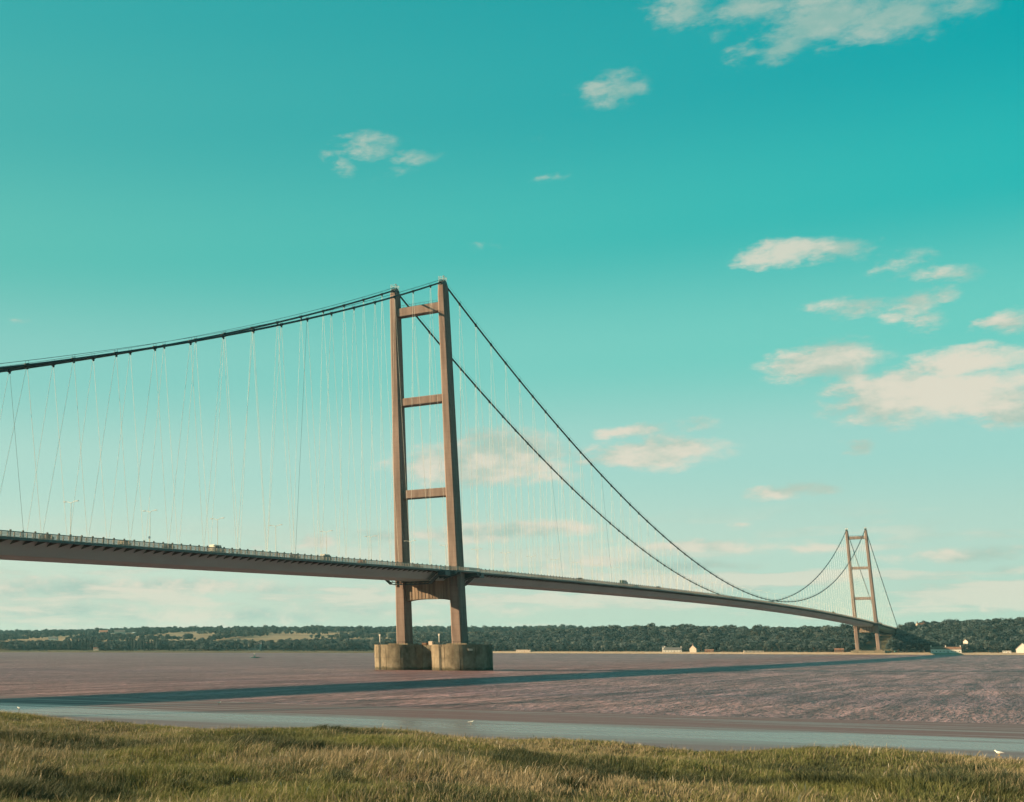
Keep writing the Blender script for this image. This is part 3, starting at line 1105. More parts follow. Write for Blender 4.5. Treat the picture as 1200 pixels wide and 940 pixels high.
for a in (('car', ('navy', (.03, .06, .09)), 'dark blue car crossing the side span well short of the near tower', 8.2, -254.5, 1),
          ('car', ('teal', (.02, .07, .09)), 'dark teal car on the side span between the sand coloured car and the ivory van', 8.2, -201.3, 1),
          ('van', ('silver', (.35, .36, .36)), 'silver van on the side span approaching the near tower', 8.0, -106.0, 1),
          ('car', ('black', (.012, .014, .016)), 'black car on the deck just before the near tower', 8.0, -30.0, 1),
          ('car', ('white', (.7, .68, .62)), 'white car on the deck between the legs of the near tower', 7.6, 8.5, 1),
          ('car', ('slate', (.05, .07, .08)), 'slate grey car on the deck just past the near tower', 7.6, 119.3, 1),
          ('van', ('charcoal', (.03, .035, .035)), 'charcoal van on the main span behind the lorry', 7.6, 179.9, 1),
          ('lorry', ('bottle', (.02, .05, .05)), 'dark box lorry on the main span of the bridge', 7.6, 261.0, 1),
          ('van', ('graphite', (.045, .05, .05)), 'graphite van on the main span ahead of the lorry', 7.6, 338.0, 1),
          ('car', ('cream', (.6, .52, .4)), 'cream car near the middle of the main span', 7.6, 436.0, 1),
          ('lorry', ('green', (.03, .06, .045)), 'green box lorry on the main span near the far tower', 7.6, 1076.0, 1),
          ('car', ('sand', (.4, .34, .26)), 'sand coloured car on the side span behind the dark teal car', 8.2, -222.0, 1),
          ('van', ('ivory', (.6, .57, .5)), 'ivory van on the side span ahead of the dark teal car', 8.2, -176.0, 1),
          ('car', ('ink', (.015, .02, .035)), 'ink blue car on the side span behind the silver van', 8.0, -128.0, 1),
          ('car', ('rust', (.22, .07, .03)), 'rust coloured car on the side span ahead of the silver van', 8.0, -78.0, 1),
          ('car', ('pewter', (.16, .17, .17)), 'pewter car on the main span between the near tower and the slate grey car', 7.6, 66.0, 1),
          ('car', ('red', (.3, .03, .02)), 'dark red car on the side span, on the carriageway beyond the lamps', -6.0, -150.0, -1),
          ('car', ('grey', (.2, .21, .21)), 'grey car on the main span, on the carriageway beyond the lamps', -6.0, 85.0, -1)):
    vehicle(*a)

# round blue road sign beside the carriageway
rs = thing('road_sign', 'small round blue sign on a post beside the bridge carriageway', 'sign', (11.5, -215.0, deck_z(-215)))
link('post', MB().tube([(0, 0, 0), (0, 0, 3.0)], .07, 6), M['lamp'], rs)
n = 16
link('sign_plate', MB().loft([[(.38 * math.cos(6.283 * k / n), yy, 3.1 + .38 * math.sin(6.283 * k / n)) for k in range(n)] for yy in (-.04, .04)]), simple('sign_blue', (.02, .09, .16), .4), rs)


# ------------------------------------------------------------------ people on the walkway
def person(label, y, coat, legs, x=12.6, face=0.0, cat='person'):
    base = deck_z(y)
    J = [(0, 0, .93), (0, 0, 1.18), (0, .01, 1.42), (0, .01, 1.53), (0, .03, 1.66), (0, .03, 1.76),
         (.19, 0, 1.40), (.26, .04, 1.12), (.24, .16, .9), (.23, .2, .82), (-.19, 0, 1.40), (-.26, -.02, 1.12), (-.25, .04, .9), (-.24, .06, .82),
         (.1, 0, .9), (.11, .14, .5), (.11, .05, .09), (.11, .2, .04), (-.1, 0, .9), (-.11, -.02, .5), (-.11, -.18, .12), (-.11, -.05, .05)]
    E_ = [(0, 1), (1, 2), (2, 3), (3, 4), (4, 5), (2, 6), (6, 7), (7, 8), (8, 9), (2, 10), (10, 11), (11, 12), (12, 13), (0, 14), (14, 15), (15, 16), (16, 17), (0, 18), (18, 19), (19, 20), (20, 21)]
    R_ = [.15, .14, .16, .06, .095, .08, .07, .05, .038, .035, .07, .05, .038, .035, .095, .06, .042, .04, .095, .06, .042, .04]
    me = bpy.data.meshes.new('person')
    me.from_pydata(J, E_, [])
    o = link('person', me, None, None, (x, y, base), label=label, category=cat)
    o.rotation_euler = (0, 0, face)
    md = o.modifiers.new('skin', 'SKIN')
    for i, v in enumerate(me.skin_vertices[0].data):
        v.radius = (R_[i], R_[i])
        v.use_root = i == 0
    o.modifiers.new('sub', 'SUBSURF').levels = 1
    m = bpy.data.materials.new('clothing')
    m.use_nodes = True
    nt = m.node_tree
    tc = nt.nodes.new('ShaderNodeTexCoord')
    sp = nt.nodes.new('ShaderNodeSeparateXYZ')
    cr = nt.nodes.new('ShaderNodeValToRGB')
    cr.color_ramp.interpolation = 'CONSTANT'
    e = cr.color_ramp.elements
    e[0].color = (*legs, 1)
    e[1].position = .47
    e[1].color = (*coat, 1)
    for pos, c in ((.76, (.4, .25, .18)), (.86, (.05, .035, .02))):
        k = e.new(pos)
        k.color = (*c, 1)
    dv = nt.nodes.new('ShaderNodeMath')
    dv.operation = 'DIVIDE'
    dv.inputs[1].default_value = 2.0
    nt.links.new(tc.outputs['Object'], sp.inputs[0])
    nt.links.new(sp.outputs[2], dv.inputs[0])
    nt.links.new(dv.outputs[0], cr.inputs[0])
    nt.links.new(cr.outputs[0], nt.nodes['Principled BSDF'].inputs['Base Color'])
    me.materials.append(m)
    return o


person('person in a dark coat walking on the bridge walkway close to the blue car', -246.0, (.02, .03, .035), (.02, .02, .025), face=3.14)
person('person in a dark green jacket walking behind another near the blue car', -248.5, (.02, .05, .04), (.03, .03, .03), x=13.2, face=3.14)
person('person in an orange jacket walking on the side span walkway', -146.0, (.5, .14, .05), (.03, .03, .04))
person('person in a grey jacket walking past the near tower', 32.0, (.12, .12, .12), (.02, .02, .03), face=.2)


# ------------------------------------------------------------------ inspection gantries slung under the deck beside the near tower
def gantry(label, y):
    t = thing('inspection_gantry', label, 'gantry', (0, y, deck_z(y)))
    pl = [(-16, -.9), (-12.5, -1.8), (-8.6, -5.3), (0, -5.5), (8.6, -5.3), (12.5, -1.9), (16, -1.3)]
    for e in (-1.6, 1.6):
        fr = MB()
        fr.tube([(x, e, z) for x, z in pl], .16, 5)
        fr.tube([(x * .985, e, z + .95) for x, z in pl], .13, 5)
        for (x0, z0), (x1, z1) in zip(pl[:-1], pl[1:]):
            for k in range(4):
                a, b = k / 4, (k + 1) / 4
                p = (x0 + (x1 - x0) * a, e, z0 + (z1 - z0) * a)
                q = (x0 + (x1 - x0) * b, e, z0 + (z1 - z0) * b + .95)
                fr.tube([p, q], .07, 4)
        link('side_truss', fr, M['gantry'], t)
    fl = MB()
    fl.loft([[(x, -1.5, z + .05), (x, 1.5, z + .05), (x, 1.5, z + .15), (x, -1.5, z + .15)] for x, z in pl])
    link('floor', fl, M['gantry'], t)
    for s in (-1, 1):
        link('end_cabin', MB().box(*sorted((s * 13.2, s * 16.4)), -2.6, 2.6, -2.3, -.75), M['gantry'], t)
    return t


gantry('dark steel maintenance gantry slung under the side span beside the near tower', -19.0)
gantry('dark steel maintenance gantry slung under the main span beside the near tower', 17.0)

# ------------------------------------------------------------------ light float moored in the river
bt = thing('light_float', 'small teal navigation float with a light mast moored in the river', 'boat', (-388, 489, 0), .5)
hl = MB()
hl.loft([[(x, w * .55, -.5), (x, w, .55 + sh), (x, w * .96, .6 + sh), (x, -w * .96, .6 + sh), (x, -w, .55 + sh), (x, -w * .55, -.5)] for x, w, sh in ((-3.6, .7, .1), (-2.8, 1.25, 0), (0, 1.5, 0), (2.2, 1.2, .15), (3.7, .12, .5))])
link('hull', hl, simple('float_teal', (.05, .22, .2), .5), bt)
ck = MB()
for a, b in ((-.9, -.9), (.9, -.9), (.9, .9), (-.9, .9)):
    ck.tube([(a, b * .8, .55), (a * .35, b * .3, 3.4)], .1, 5)
for z in (1.4, 2.3):
    k = 1 - (z - .55) / 2.85 * .65
    ck.tube([(.9 * k, .72 * k, z), (-.9 * k, .72 * k, z), (-.9 * k, -.72 * k, z), (.9 * k, -.72 * k, z), (.9 * k, .72 * k, z)], .07, 4)
link('lattice_mast', ck, simple('float_green', (.12, .3, .25), .5), bt)
link('lantern', MB().tube([(0, 0, 3.3), (0, 0, 3.5), (0, 0, 4.1), (0, 0, 4.3)], [.45, .4, .4, .1], 8), M['white'], bt)
link('wheelhouse', MB().prism([(-.9, .55), (.9, .55), (.7, 1.9), (-.9, 1.9)], -.7, .7), simple('float_pale', (.3, .42, .38), .5), bt)
link('mooring_buoy', MB().tube([(4.9, 0, -.3), (4.9, 0, .1), (4.9, 0, .5), (4.9, 0, .75)], [.3, .7, .6, .1], 8), M['steel_dark'], bt)


# ------------------------------------------------------------------ gulls on the mud
def gull(label, x, y, z, rot):
    t = thing('gull', label, 'gull', (x, y, z), rot, 'gulls resting on the mudflat')
    prof = [(-.30, .25, .02), (-.2, .26, .05), (-.05, .25, .085), (.1, .26, .085), (.18, .30, .06), (.22, .36, .05), (.27, .39, .052), (.31, .38, .02)]
    rings = [[(a, r * math.cos(th), h + r * math.sin(th) * 1.1) for th in np.linspace(0, 6.283, 9)[:-1]] for a, h, r in prof]
    me = MB().loft(rings).mesh('body')
    smooth(me)
    link('body', me, M['gull'], t)
    for s in (-1, 1):
        link('wing', MB().loft([[(.1, s * .085, .30), (.1, s * .1, .24), (.05, s * .06, .33)], [(-.12, s * .085, .29), (-.12, s * .1, .24), (-.12, s * .05, .33)], [(-.38, s * .02, .25), (-.38, s * .03, .24), (-.38, s * .01, .26)]]), M['gull_grey'], t)
        link('leg', MB().tube([(0, s * .035, .19), (.01, s * .035, 0)], .012, 4).tube([(.01, s * .035, .005), (.06, s * .035, .005)], .014, 4), M['beak'], t)
    link('beak', MB().tube([(.3, 0, .38), (.37, 0, .37)], [.018, .004], 5), M['beak'], t)
    t.scale = (1.15, 1.15, 1.0)
    return t


mudz = lambda y: float(np.interp(y, [-425, -400, -340, -311], [.9, .32, .12, .004]))
for x, y, r in ((212.3, -367.6, 2.6), (158.8, -350.5, .3), (103.5, -320.5, 1.2), (91.1, -355.0, 2.9)):
    gull('white gull standing on the wet mud', x, y, mudz(y), r)


# ------------------------------------------------------------------ buildings on the far bank
def house(label, x, t, w, d, h, rh, rot, wall, roof, ends='gable', chim=0, wins=3, storeys=2, name='house', cat='house'):
    y = float(yshore(x)) + t
    z = float(far_z(np.array(x), np.array(t))) + .2
    o = thing(name, label, cat, (x, y, z), rot)
    hw, hd = w / 2, d / 2
    wl = MB()
    if rh > 0:
        wl.loft([[(sx, -hd, -1.5), (sx, hd, -1.5), (sx, hd, h), (sx, 0, h + rh), (sx, -hd, h)] for sx in (-hw, hw)])
    else:
        wl.box(-hw, hw, -hd, hd, -1.5, h)
    link('wall', wl, wall, o)
    rf = MB()
    if rh > 0:
        ov = .35
        e = ov * rh / hd
        for s in (-1, 1):
            rf.loft([[(sx, s * (hd + ov), h - e), (sx, 0, h + rh + .02), (sx, 0, h + rh + .3), (sx, s * (hd + ov), h - e + .25)] for sx in (-hw - .3, hw + .3)])
    else:
        rf.box(-hw - .2, hw + .2, -hd - .2, hd + .2, h, h + .3)
    r_ = link('roof', rf, roof, o)
    for k in range(chim):
        cx = -hw + .7 + (w - 1.4) * (k / max(chim - 1, 1))
        link('chimney', MB().box(cx - .55, cx + .55, -.45, .45, h + rh * .5, h + rh + 1.9).box(cx - .65, cx + .65, -.55, .55, h + rh + 1.9, h + rh + 2.2), M['white'] if wall == M['white'] else M['brick'], r_)
    for st in range(storeys):
        for k in range(wins):
            wx = -hw + w * (k + .5) / wins
            if st == 0 and k == wins // 2:
                link('door', MB().box(wx - .5, wx + .5, -hd - .06, -hd + .1, .05, 2.1), M['brick'], o)
                continue
            wz = .95 + st * 2.7
            f = link('window', MB().box(wx - .6, wx + .6, -hd - .05, -hd + .1, wz, wz + 1.25), M['white'], o)
            link('pane', MB().box(wx - .5, wx + .5, -hd - .075, -hd - .04, wz + .1, wz + 1.15), M['glass'], f)
    return o


house('long low cream inn with grey roof at the foot of the wooded bank', -272, 24, 25, 8, 3.6, 3.2, .15, M['white'], M['slate'], chim=2, wins=6, storeys=1, name='inn', cat='inn')
house('square white tower-like annexe at the end of the long low inn', -286, 24, 5.5, 5.5, 7.5, 1.6, .15, M['white'], M['slate'], wins=2, storeys=2, name='annexe', cat='house')
house('cream house with steep orange roof beside the long low inn', -238, 26, 13, 10, 5.2, 5.0, 1.4, M['cream_wall'], M['tile'], chim=1)
house('low brown shed on the far bank next to the cream house', -215, 24, 12, 7, 2.6, 1.4, .1, M['brick'], M['tile'], wins=3, storeys=1, name='shed', cat='shed')
house('long flat-roofed pale boathouse at the water edge below the wood', -521, 14, 24, 7, 3.4, 0, .05, M['cream_wall'], M['cream'], wins=6, storeys=1, name='boathouse', cat='shed')
house('white terrace of cottages with three chimneys near the far tower', 88, 27, 34, 8, 4.6, 2.6, .05, M['white'], M['brick'], chim=3, wins=8, storeys=1, name='terrace', cat='house')
house('white house with a broad gable on the bank beyond the terrace', 172, 30, 15, 15, 4.6, 7.0, 1.45, M['white'], M['cream'], wins=4)
house('small white gabled cottage half hidden among trees above the terrace', 107, 112, 6, 6, 9.5, 2.6, 1.2, M['white'], M['tile'], wins=2)
house('long white caravan parked on the grass near the broad-gabled house', 154, 22, 9, 2.6, 2.6, 0, .0, M['white'], M['white'], wins=4, storeys=1, name='caravan', cat='caravan')
house('pale orange villa at the crest of the wooded hill', 41, 300, 11, 8, 12.5, 2.6, .5, M['cream_wall'], M['tile'], chim=2)
house('brown timber kiosk on the beach beside the far tower', -37, 34, 11, 6, 3.2, 1.8, .2, M['brick'], M['tile'], wins=3, storeys=1, name='kiosk', cat='hut')
house('low cream store with flat roof between the kiosk and the inn', -150, 26, 26, 5, 2.6, 0, .3, M['cream_wall'], M['slate'], wins=5, storeys=1, name='store', cat='shed')
house('white farmhouse among the fields under the far ridge', -2202, 1210, 28, 12, 8, 5, .3, M['white'], M['tile'], chim=2)
house('pale barn beside the white farmhouse under the far ridge', -2150, 1220, 32, 14, 7, 5, .5, M['cream_wall'], M['slate'], name='barn', cat='barn', wins=4, storeys=1)
house('orange-roofed house by the water between poplars and wood', -1347, 40, 11, 8, 4.2, 3.2, .3, M['cream_wall'], M['tile'], chim=1)
house('white villa in a clearing behind the poplar row', -1300, 140, 20, 11, 11, 4, .6, M['white'], M['tile'], chim=2)
house('white cottage among the dark trees of the left wood', -1118, 160, 13, 9, 13, 4, .9, M['white'], M['slate'], chim=1)
house('pale low farm building on the water side of the left wood', -1035, 70, 26, 9, 11, 3, .2, M['white'], M['slate'], wins=5)
house('cream bungalow on the slope of the stubble fields', -1929, 640, 24, 10, 5, 4, .4, M['white'], M['slate'], chim=1)
CLEAR = [(-272, 24, 20), (-238, 26, 12), (-215, 24, 10), (-521, 14, 14), (88, 27, 20), (172, 30, 12), (107, 104, 8), (154, 22, 8), (41, 290, 12), (-37, 34, 10), (-150, 26, 16),
         (-1347, 30, 14), (-1300, 115, 18), (-1118, 130, 14), (-1035, 45, 18)]

# teal boats laid up by the far tower's foot
for k, (x, y, r) in enumerate(((22, SPAN + 14, .3), (30, SPAN + 18, 1.1))):
    bo = thing('rowing_boat', 'teal boat laid up on the beach at the foot of the far tower', 'boat', (x, y, float(far_z(np.array(x), np.array(y - float(yshore(x))))) + .4), r, 'boats laid up on the beach')
    link('hull', MB().loft([[(a, w * .4, .1), (a, w, 1.1 + s), (a, -w, 1.1 + s), (a, -w * .4, .1)] for a, w, s in ((-3, .9, .1), (0, 1.2, 0), (2, .8, .2), (3.2, .08, .5))]), bpy.data.materials['float_teal'], bo)
    link('thwart', MB().box(-.8, -.3, -1.0, 1.0, .9, 1.05), M['cream'], bo)

# tall masts on the skyline
for x, t, h in ((-1003, 700, 26), (-640, 420, 24)):
    ma = thing('radio_mast', 'thin mast with a small crosshead rising above the ridge trees', 'mast', (x, float(yshore(x)) + t, float(far_z(np.array(x), np.array(t)))), 0, 'masts on the skyline')
    link('pole', MB().tube([(0, 0, -1), (0, 0, h)], [.5, .25], 6), M['steel_dark'], ma)
    link('crosshead', MB().box(-1.6, 1.6, -.3, .3, h - 1.6, h - .4), M['steel_dark'], ma)


# ------------------------------------------------------------------ trees
def crown_mesh(name, seed, h, w, lobes, leaves, size, mat, shape='round'):
    r = np.random.default_rng(seed)
    if shape == 'round':
        cz = r.uniform(.32, .80, lobes) * h
        rad = r.uniform(.16, .30, lobes) * w
        off = (w * .5 - rad * .75) * np.sqrt(np.clip(1 - ((cz / h - .48) / .5) ** 2, .05, 1))
        th = r.uniform(0, 6.283, lobes)
        ctr = np.stack([np.cos(th) * off, np.sin(th) * off, cz], 1)
        ctr[0] = (0, 0, .74 * h)
        rz = rad * r.uniform(.75, 1.05, lobes)
    else:
        cz = np.linspace(.15, .93, lobes) * h
        rad = w * .5 * np.sin(np.clip(cz / h, .1, .95) * math.pi * .92 + .12) + .3
        ctr = np.stack([r.uniform(-.3, .3, lobes), r.uniform(-.3, .3, lobes), cz], 1)
        rz = np.full(lobes, h * .11)
    pick = r.integers(0, lobes, leaves)
    d = r.normal(size=(leaves, 3))
    d /= np.linalg.norm(d, axis=1)[:, None]
    d[:, 2] = np.where(d[:, 2] < -.55, -d[:, 2], d[:, 2])
    shell = r.uniform(.72, 1.06, leaves)[:, None]
    p = ctr[pick] + d * np.stack([rad[pick], rad[pick], rz[pick]], 1) * shell
    nrm = d + r.normal(size=(leaves, 3)) * .38
    nrm /= np.linalg.norm(nrm, axis=1)[:, None]
    up = np.tile([0, 0, 1.0], (leaves, 1)) + r.normal(size=(leaves, 3)) * .4
    a = np.cross(nrm, up)
    a /= np.linalg.norm(a, axis=1)[:, None] + 1e-6
    b = np.cross(nrm, a)
    s = r.uniform(.6, 1.2, leaves)[:, None] * size
    ang = r.uniform(.5, .9, (leaves, 1))
    v = np.stack([p - a * s, p - b * s * ang, p + a * s * .9, p + b * s * ang], 1).reshape(-1, 3)
    f = np.arange(leaves * 4).reshape(-1, 4)
    me = bpy.data.meshes.new(name)
    me.from_pydata(v.tolist(), [], f.tolist())
    me.materials.append(mat)
    me.update()
    return me


crowns = []
for i in range(9):
    hh = (11.5, 13, 10.5, 12.5, 14, 11, 9.5, 12, 13.5)[i]
    ww = (11, 10, 11.5, 9, 11, 12.5, 9.5, 10, 9)[i]
    crowns.append((crown_mesh('crown', 40 + i, hh, ww, 13, 900, .62, M[('leaf', 'leaf', 'leaf3', 'leaf', 'leaf2', 'leaf', 'leaf2', 'leaf3', 'leaf')[i]]), hh, 'round'))
poplar = (crown_mesh('crown', 77, 19, 4.6, 16, 800, .6, M['leaf'], 'column'), 19, 'column')
trunks = {}
for i in range(9):
    hh = crowns[i][1]
    m = MB().tube([(0, 0, -.8), (0, 0, hh * .2), (.2, .1, hh * .45), (.1, -.1, hh * .7)], [.42, .33, .22, .08], 6)
    rr = random.Random(i)
    for k in range(4):
        th = rr.uniform(0, 6.28)
        q = hh * rr.uniform(.24, .4)
        m.tube([(.1, 0, q), (math.cos(th) * hh * .16, math.sin(th) * hh * .16, q + hh * .16), (math.cos(th) * hh * .26, math.sin(th) * hh * .26, q + hh * .24)], [.17, .11, .04], 5)
    trunks[i] = m.mesh('trunk')
    trunks[i].materials.append(M['trunk'])
tp = MB().tube([(0, 0, -.8), (0, 0, 9), (0, 0, 17)], [.35, .22, .06], 6).mesh('trunk')
tp.materials.append(M['trunk'])


def scatter(x0, x1, t0, t1, step, keep=None):
    xs = np.arange(x0, x1, step)
    ts = np.arange(t0, t1, step)
    X, T = np.meshgrid(xs, ts)
    X = (X + rng.uniform(-.45, .45, X.shape) * step).ravel()
    T = (T + rng.uniform(-.45, .45, T.shape) * step).ravel()
    ok = np.ones(len(X), bool)
    if keep is not None:
        ok &= keep(X, T)
    for cx, ct, cr in CLEAR:
        ok &= ~((np.abs(X - cx) < cr) & (T < ct + 9) & (T > ct - 60))
    ok &= ~((np.abs(X) < 24) & (T < 70)) & ~((np.abs(X) < 17) & (T < 500))
    return X[ok], T[ok]


patch = lambda X, T, k: np.sin(X / (61.0 * k) + 1.7) * np.cos(T / (37.0 * k)) + .6 * np.sin(X / (23.0 * k) + T / (31.0 * k))
parts_ = []
parts_.append(scatter(-760, 480, 36, 470, 8.2))
parts_.append(scatter(-2500, -760, 30, 300, 9.0, lambda X, T: (T > 30 + 25 * np.abs(np.sin(X / 70.0))) & ((patch(X, T, 1.5) > -.95))))
parts_.append(scatter(-1100, -620, 260, 640, 11.0, lambda X, T: patch(X, T, 2) > -.6 + (-620 - X) / 400))
parts_.append(scatter(-4600, -500, 1380, 1640, 14.0, lambda X, T: T > 1390 + 60 * np.sin(X / 170.0)))
parts_.append(scatter(-3600, -700, 420, 1360, 13.0, lambda X, T: (np.abs(T - 620 - 70 * np.sin(X / 210.0)) < 18) & (np.sin(X / 95.0) > -.3) | (np.abs(T - 980 - 60 * np.sin(X / 310.0)) < 14) & (np.sin(X / 130.0 + 1) > .1) | (np.abs((X + T * .35) % 310 - 30) < 9) | (np.abs((X - T * .2) % 430 - 90) < 30) & (np.abs(T - 800) < 60)))
TX = np.concatenate([p[0] for p in parts_])
TT = np.concatenate([p[1] for p in parts_])
TY = yshore(TX) + TT
TZ = far_z(TX, TT)
far_ = TT > 1300
TS = rng.uniform(.55, 1.0, len(TX)) ** 1.0 * rng.choice([1.0, 1.15, 1.4], len(TX)) * np.where(far_, 1.2, np.where(TX < -760, 1.18, 1.0 + .15 * sstep(60, 200, TT)))
TR = rng.uniform(0, 6.283, len(TX))
TI = rng.integers(0, 9, len(TX))
# poplars in a row behind the left shore
pop_x = np.arange(-1420, -1215, 6.5)
pop_x = pop_x[(np.abs(pop_x + 1347) > 12) & (np.abs(pop_x + 1300) > 7)]

fwd = np.array([math.sin(YAW), math.cos(YAW)])
rgt = np.array([math.cos(YAW), -math.sin(YAW)])
dx = np.stack([TX - CAM.x, TY - CAM.y], 1)
uu = 215.97 + 1463.66 * (dx @ rgt) / (dx @ fwd * math.cos(PITCH))
inview = (uu > -10) & (uu < 1210)
dist = np.hypot(dx[:, 0], dx[:, 1])
order = np.argsort(np.where(inview, TT + .02 * dist, 1e9))[:262]
single = np.zeros(len(TX), bool)
single[order] = True
tree_labels = {0: 'olive green broadleaf tree at the front edge of the far wood',
               1: 'pale green broadleaf tree at the front edge of the far wood',
               2: 'dark green broadleaf tree at the front edge of the far wood'}
kind_of = {'leaf': 0, 'leaf2': 1, 'leaf3': 2}
mat_kind = {M['leaf'].name: 0, M['leaf2'].name: 1, M['leaf3'].name: 2}
for i in np.nonzero(single)[0]:
    me, hh, _ = crowns[TI[i]]
    k = mat_kind[me.materials[0].name]
    t = thing('broadleaf_tree', tree_labels[k], 'tree', (TX[i], TY[i], TZ[i]), TR[i], ('olive trees along the far bank', 'pale trees along the far bank', 'dark trees along the far bank')[k])
    t.scale = (TS[i],) * 3
    link('trunk', trunks[TI[i]], None, t)
    link('crown', me, None, t)
for x in pop_x:
    t_ = 52 + random.uniform(-4, 4)
    s_ = random.uniform(1.0, 1.35)
    t = thing('poplar_tree', 'tall narrow poplar in the row along the far bank', 'tree', (x, float(yshore(x)) + t_, float(far_z(np.array(x), np.array(t_)))), random.uniform(0, 6), 'row of poplars on the far bank')
    t.scale = (s_, s_, s_)
    link('trunk', tp, None, t)
    link('crown', poplar[0], None, t)


def instanced(name, protos, loc, rot, scale, idx, **props):
    me = bpy.data.meshes.new(name)
    me.vertices.add(len(loc))
    me.vertices.foreach_set('co', np.asarray(loc, np.float32).ravel())
    for an, ty, data in (('rot', 'FLOAT', rot), ('scl', 'FLOAT', scale), ('idx', 'INT', idx)):
        at = me.attributes.new(an, ty, 'POINT')
        at.data.foreach_set('value', np.asarray(data, np.int32 if ty == 'INT' else np.float32))
    me.update()
    o = link(name, me, None, **props)
    coll = bpy.data.collections.new(name + '_kinds')
    for i, p in enumerate(protos):
        q = bpy.data.objects.new('%s_kind_%02d' % (name, i), p)
        coll.objects.link(q)
    ng = bpy.data.node_groups.new(name, 'GeometryNodeTree')
    ng.interface.new_socket('Geometry', in_out='INPUT', socket_type='NodeSocketGeometry')
    ng.interface.new_socket('Geometry', in_out='OUTPUT', socket_type='NodeSocketGeometry')
    N, L = ng.nodes, ng.links
    gi, go = N.new('NodeGroupInput'), N.new('NodeGroupOutput')
    ci = N.new('GeometryNodeCollectionInfo')
    ci.inputs['Collection'].default_value = coll
    ci.inputs['Separate Children'].default_value = True
    ci.inputs['Reset Children'].default_value = True
    ip = N.new('GeometryNodeInstanceOnPoints')
    ip.inputs['Pick Instance'].default_value = True

    def attr(n_, ty):
        a = N.new('GeometryNodeInputNamedAttribute')
        a.data_type = ty
        a.inputs['Name'].default_value = n_
        return a.outputs[0]
    cx = N.new('ShaderNodeCombineXYZ')
    L.new(attr('rot', 'FLOAT'), cx.inputs[2])
    L.new(gi.outputs[0], ip.inputs['Points'])
    L.new(ci.outputs[0], ip.inputs['Instance'])
    L.new(attr('idx', 'INT'), ip.inputs['Instance Index'])
    L.new(cx.outputs[0], ip.inputs['Rotation'])
    L.new(attr('scl', 'FLOAT'), ip.inputs['Scale'])
    L.new(ip.outputs[0], go.inputs[0])
    md = o.modifiers.new('scatter', 'NODES')
    md.node_group = ng
    return o


rest = ~single
instanced('woodland', [c[0] for c in crowns], np.stack([TX, TY, TZ - .4], 1)[rest], TR[rest], TS[rest], TI[rest],
          label='dense green woodland covering the slopes of the far bank', category='woodland', kind='stuff')
# low scrub at the foot of the wood
bx, btm = scatter(-1500, 420, 28, 42, 5.0, lambda X, T: (np.sin(X / 17.0) + np.sin(X / 7.3) > .1) & (np.abs(X) > 30))
instanced('scrub', [c[0] for c in crowns], np.stack([bx, yshore(bx) + btm, far_z(bx, btm) - .3], 1), rng.uniform(0, 6, len(bx)), rng.uniform(.14, .34, len(bx)), rng.integers(0, 9, len(bx)),
          label='low green scrub bushes at the top of the far beach', category='bushes', kind='stuff')

# ------------------------------------------------------------------ grass on the marsh
def fbm(x, y, seed, octaves=4, f=1.0):
    r = np.random.default_rng(seed)
    out = np.zeros_like(x)
    amp = 1.0
    for k in range(octaves):
        for _ in range(3):
            a, ph = r.uniform(0, 6.283), r.uniform(0, 6.283)
            fr = f * 2 ** k * r.uniform(.7, 1.3)
            out += amp / 3 * np.sin((x * math.cos(a) + y * math.sin(a)) * fr + ph + 1.3 * np.sin((x * math.sin(a) - y * math.cos(a)) * fr * .7 + ph * 2))
        amp *= .6
    return out


def grass_points(n, x0, x1, y0, y1, keep):
    x = rng.uniform(x0, x1, n)
    y = rng.uniform(y0, y1, n)
    k = keep(x, y)
    return x[k], y[k]


def in_frame(m):
    # the strip of marsh between the flood bank and the mud, widening away from it
    return lambda x, y: (x < 217 + m) & (x > 181 - (y + 460) * .87 - m) & (y > -470 + (x - 170) * .70 - m) & (y < -408.4)


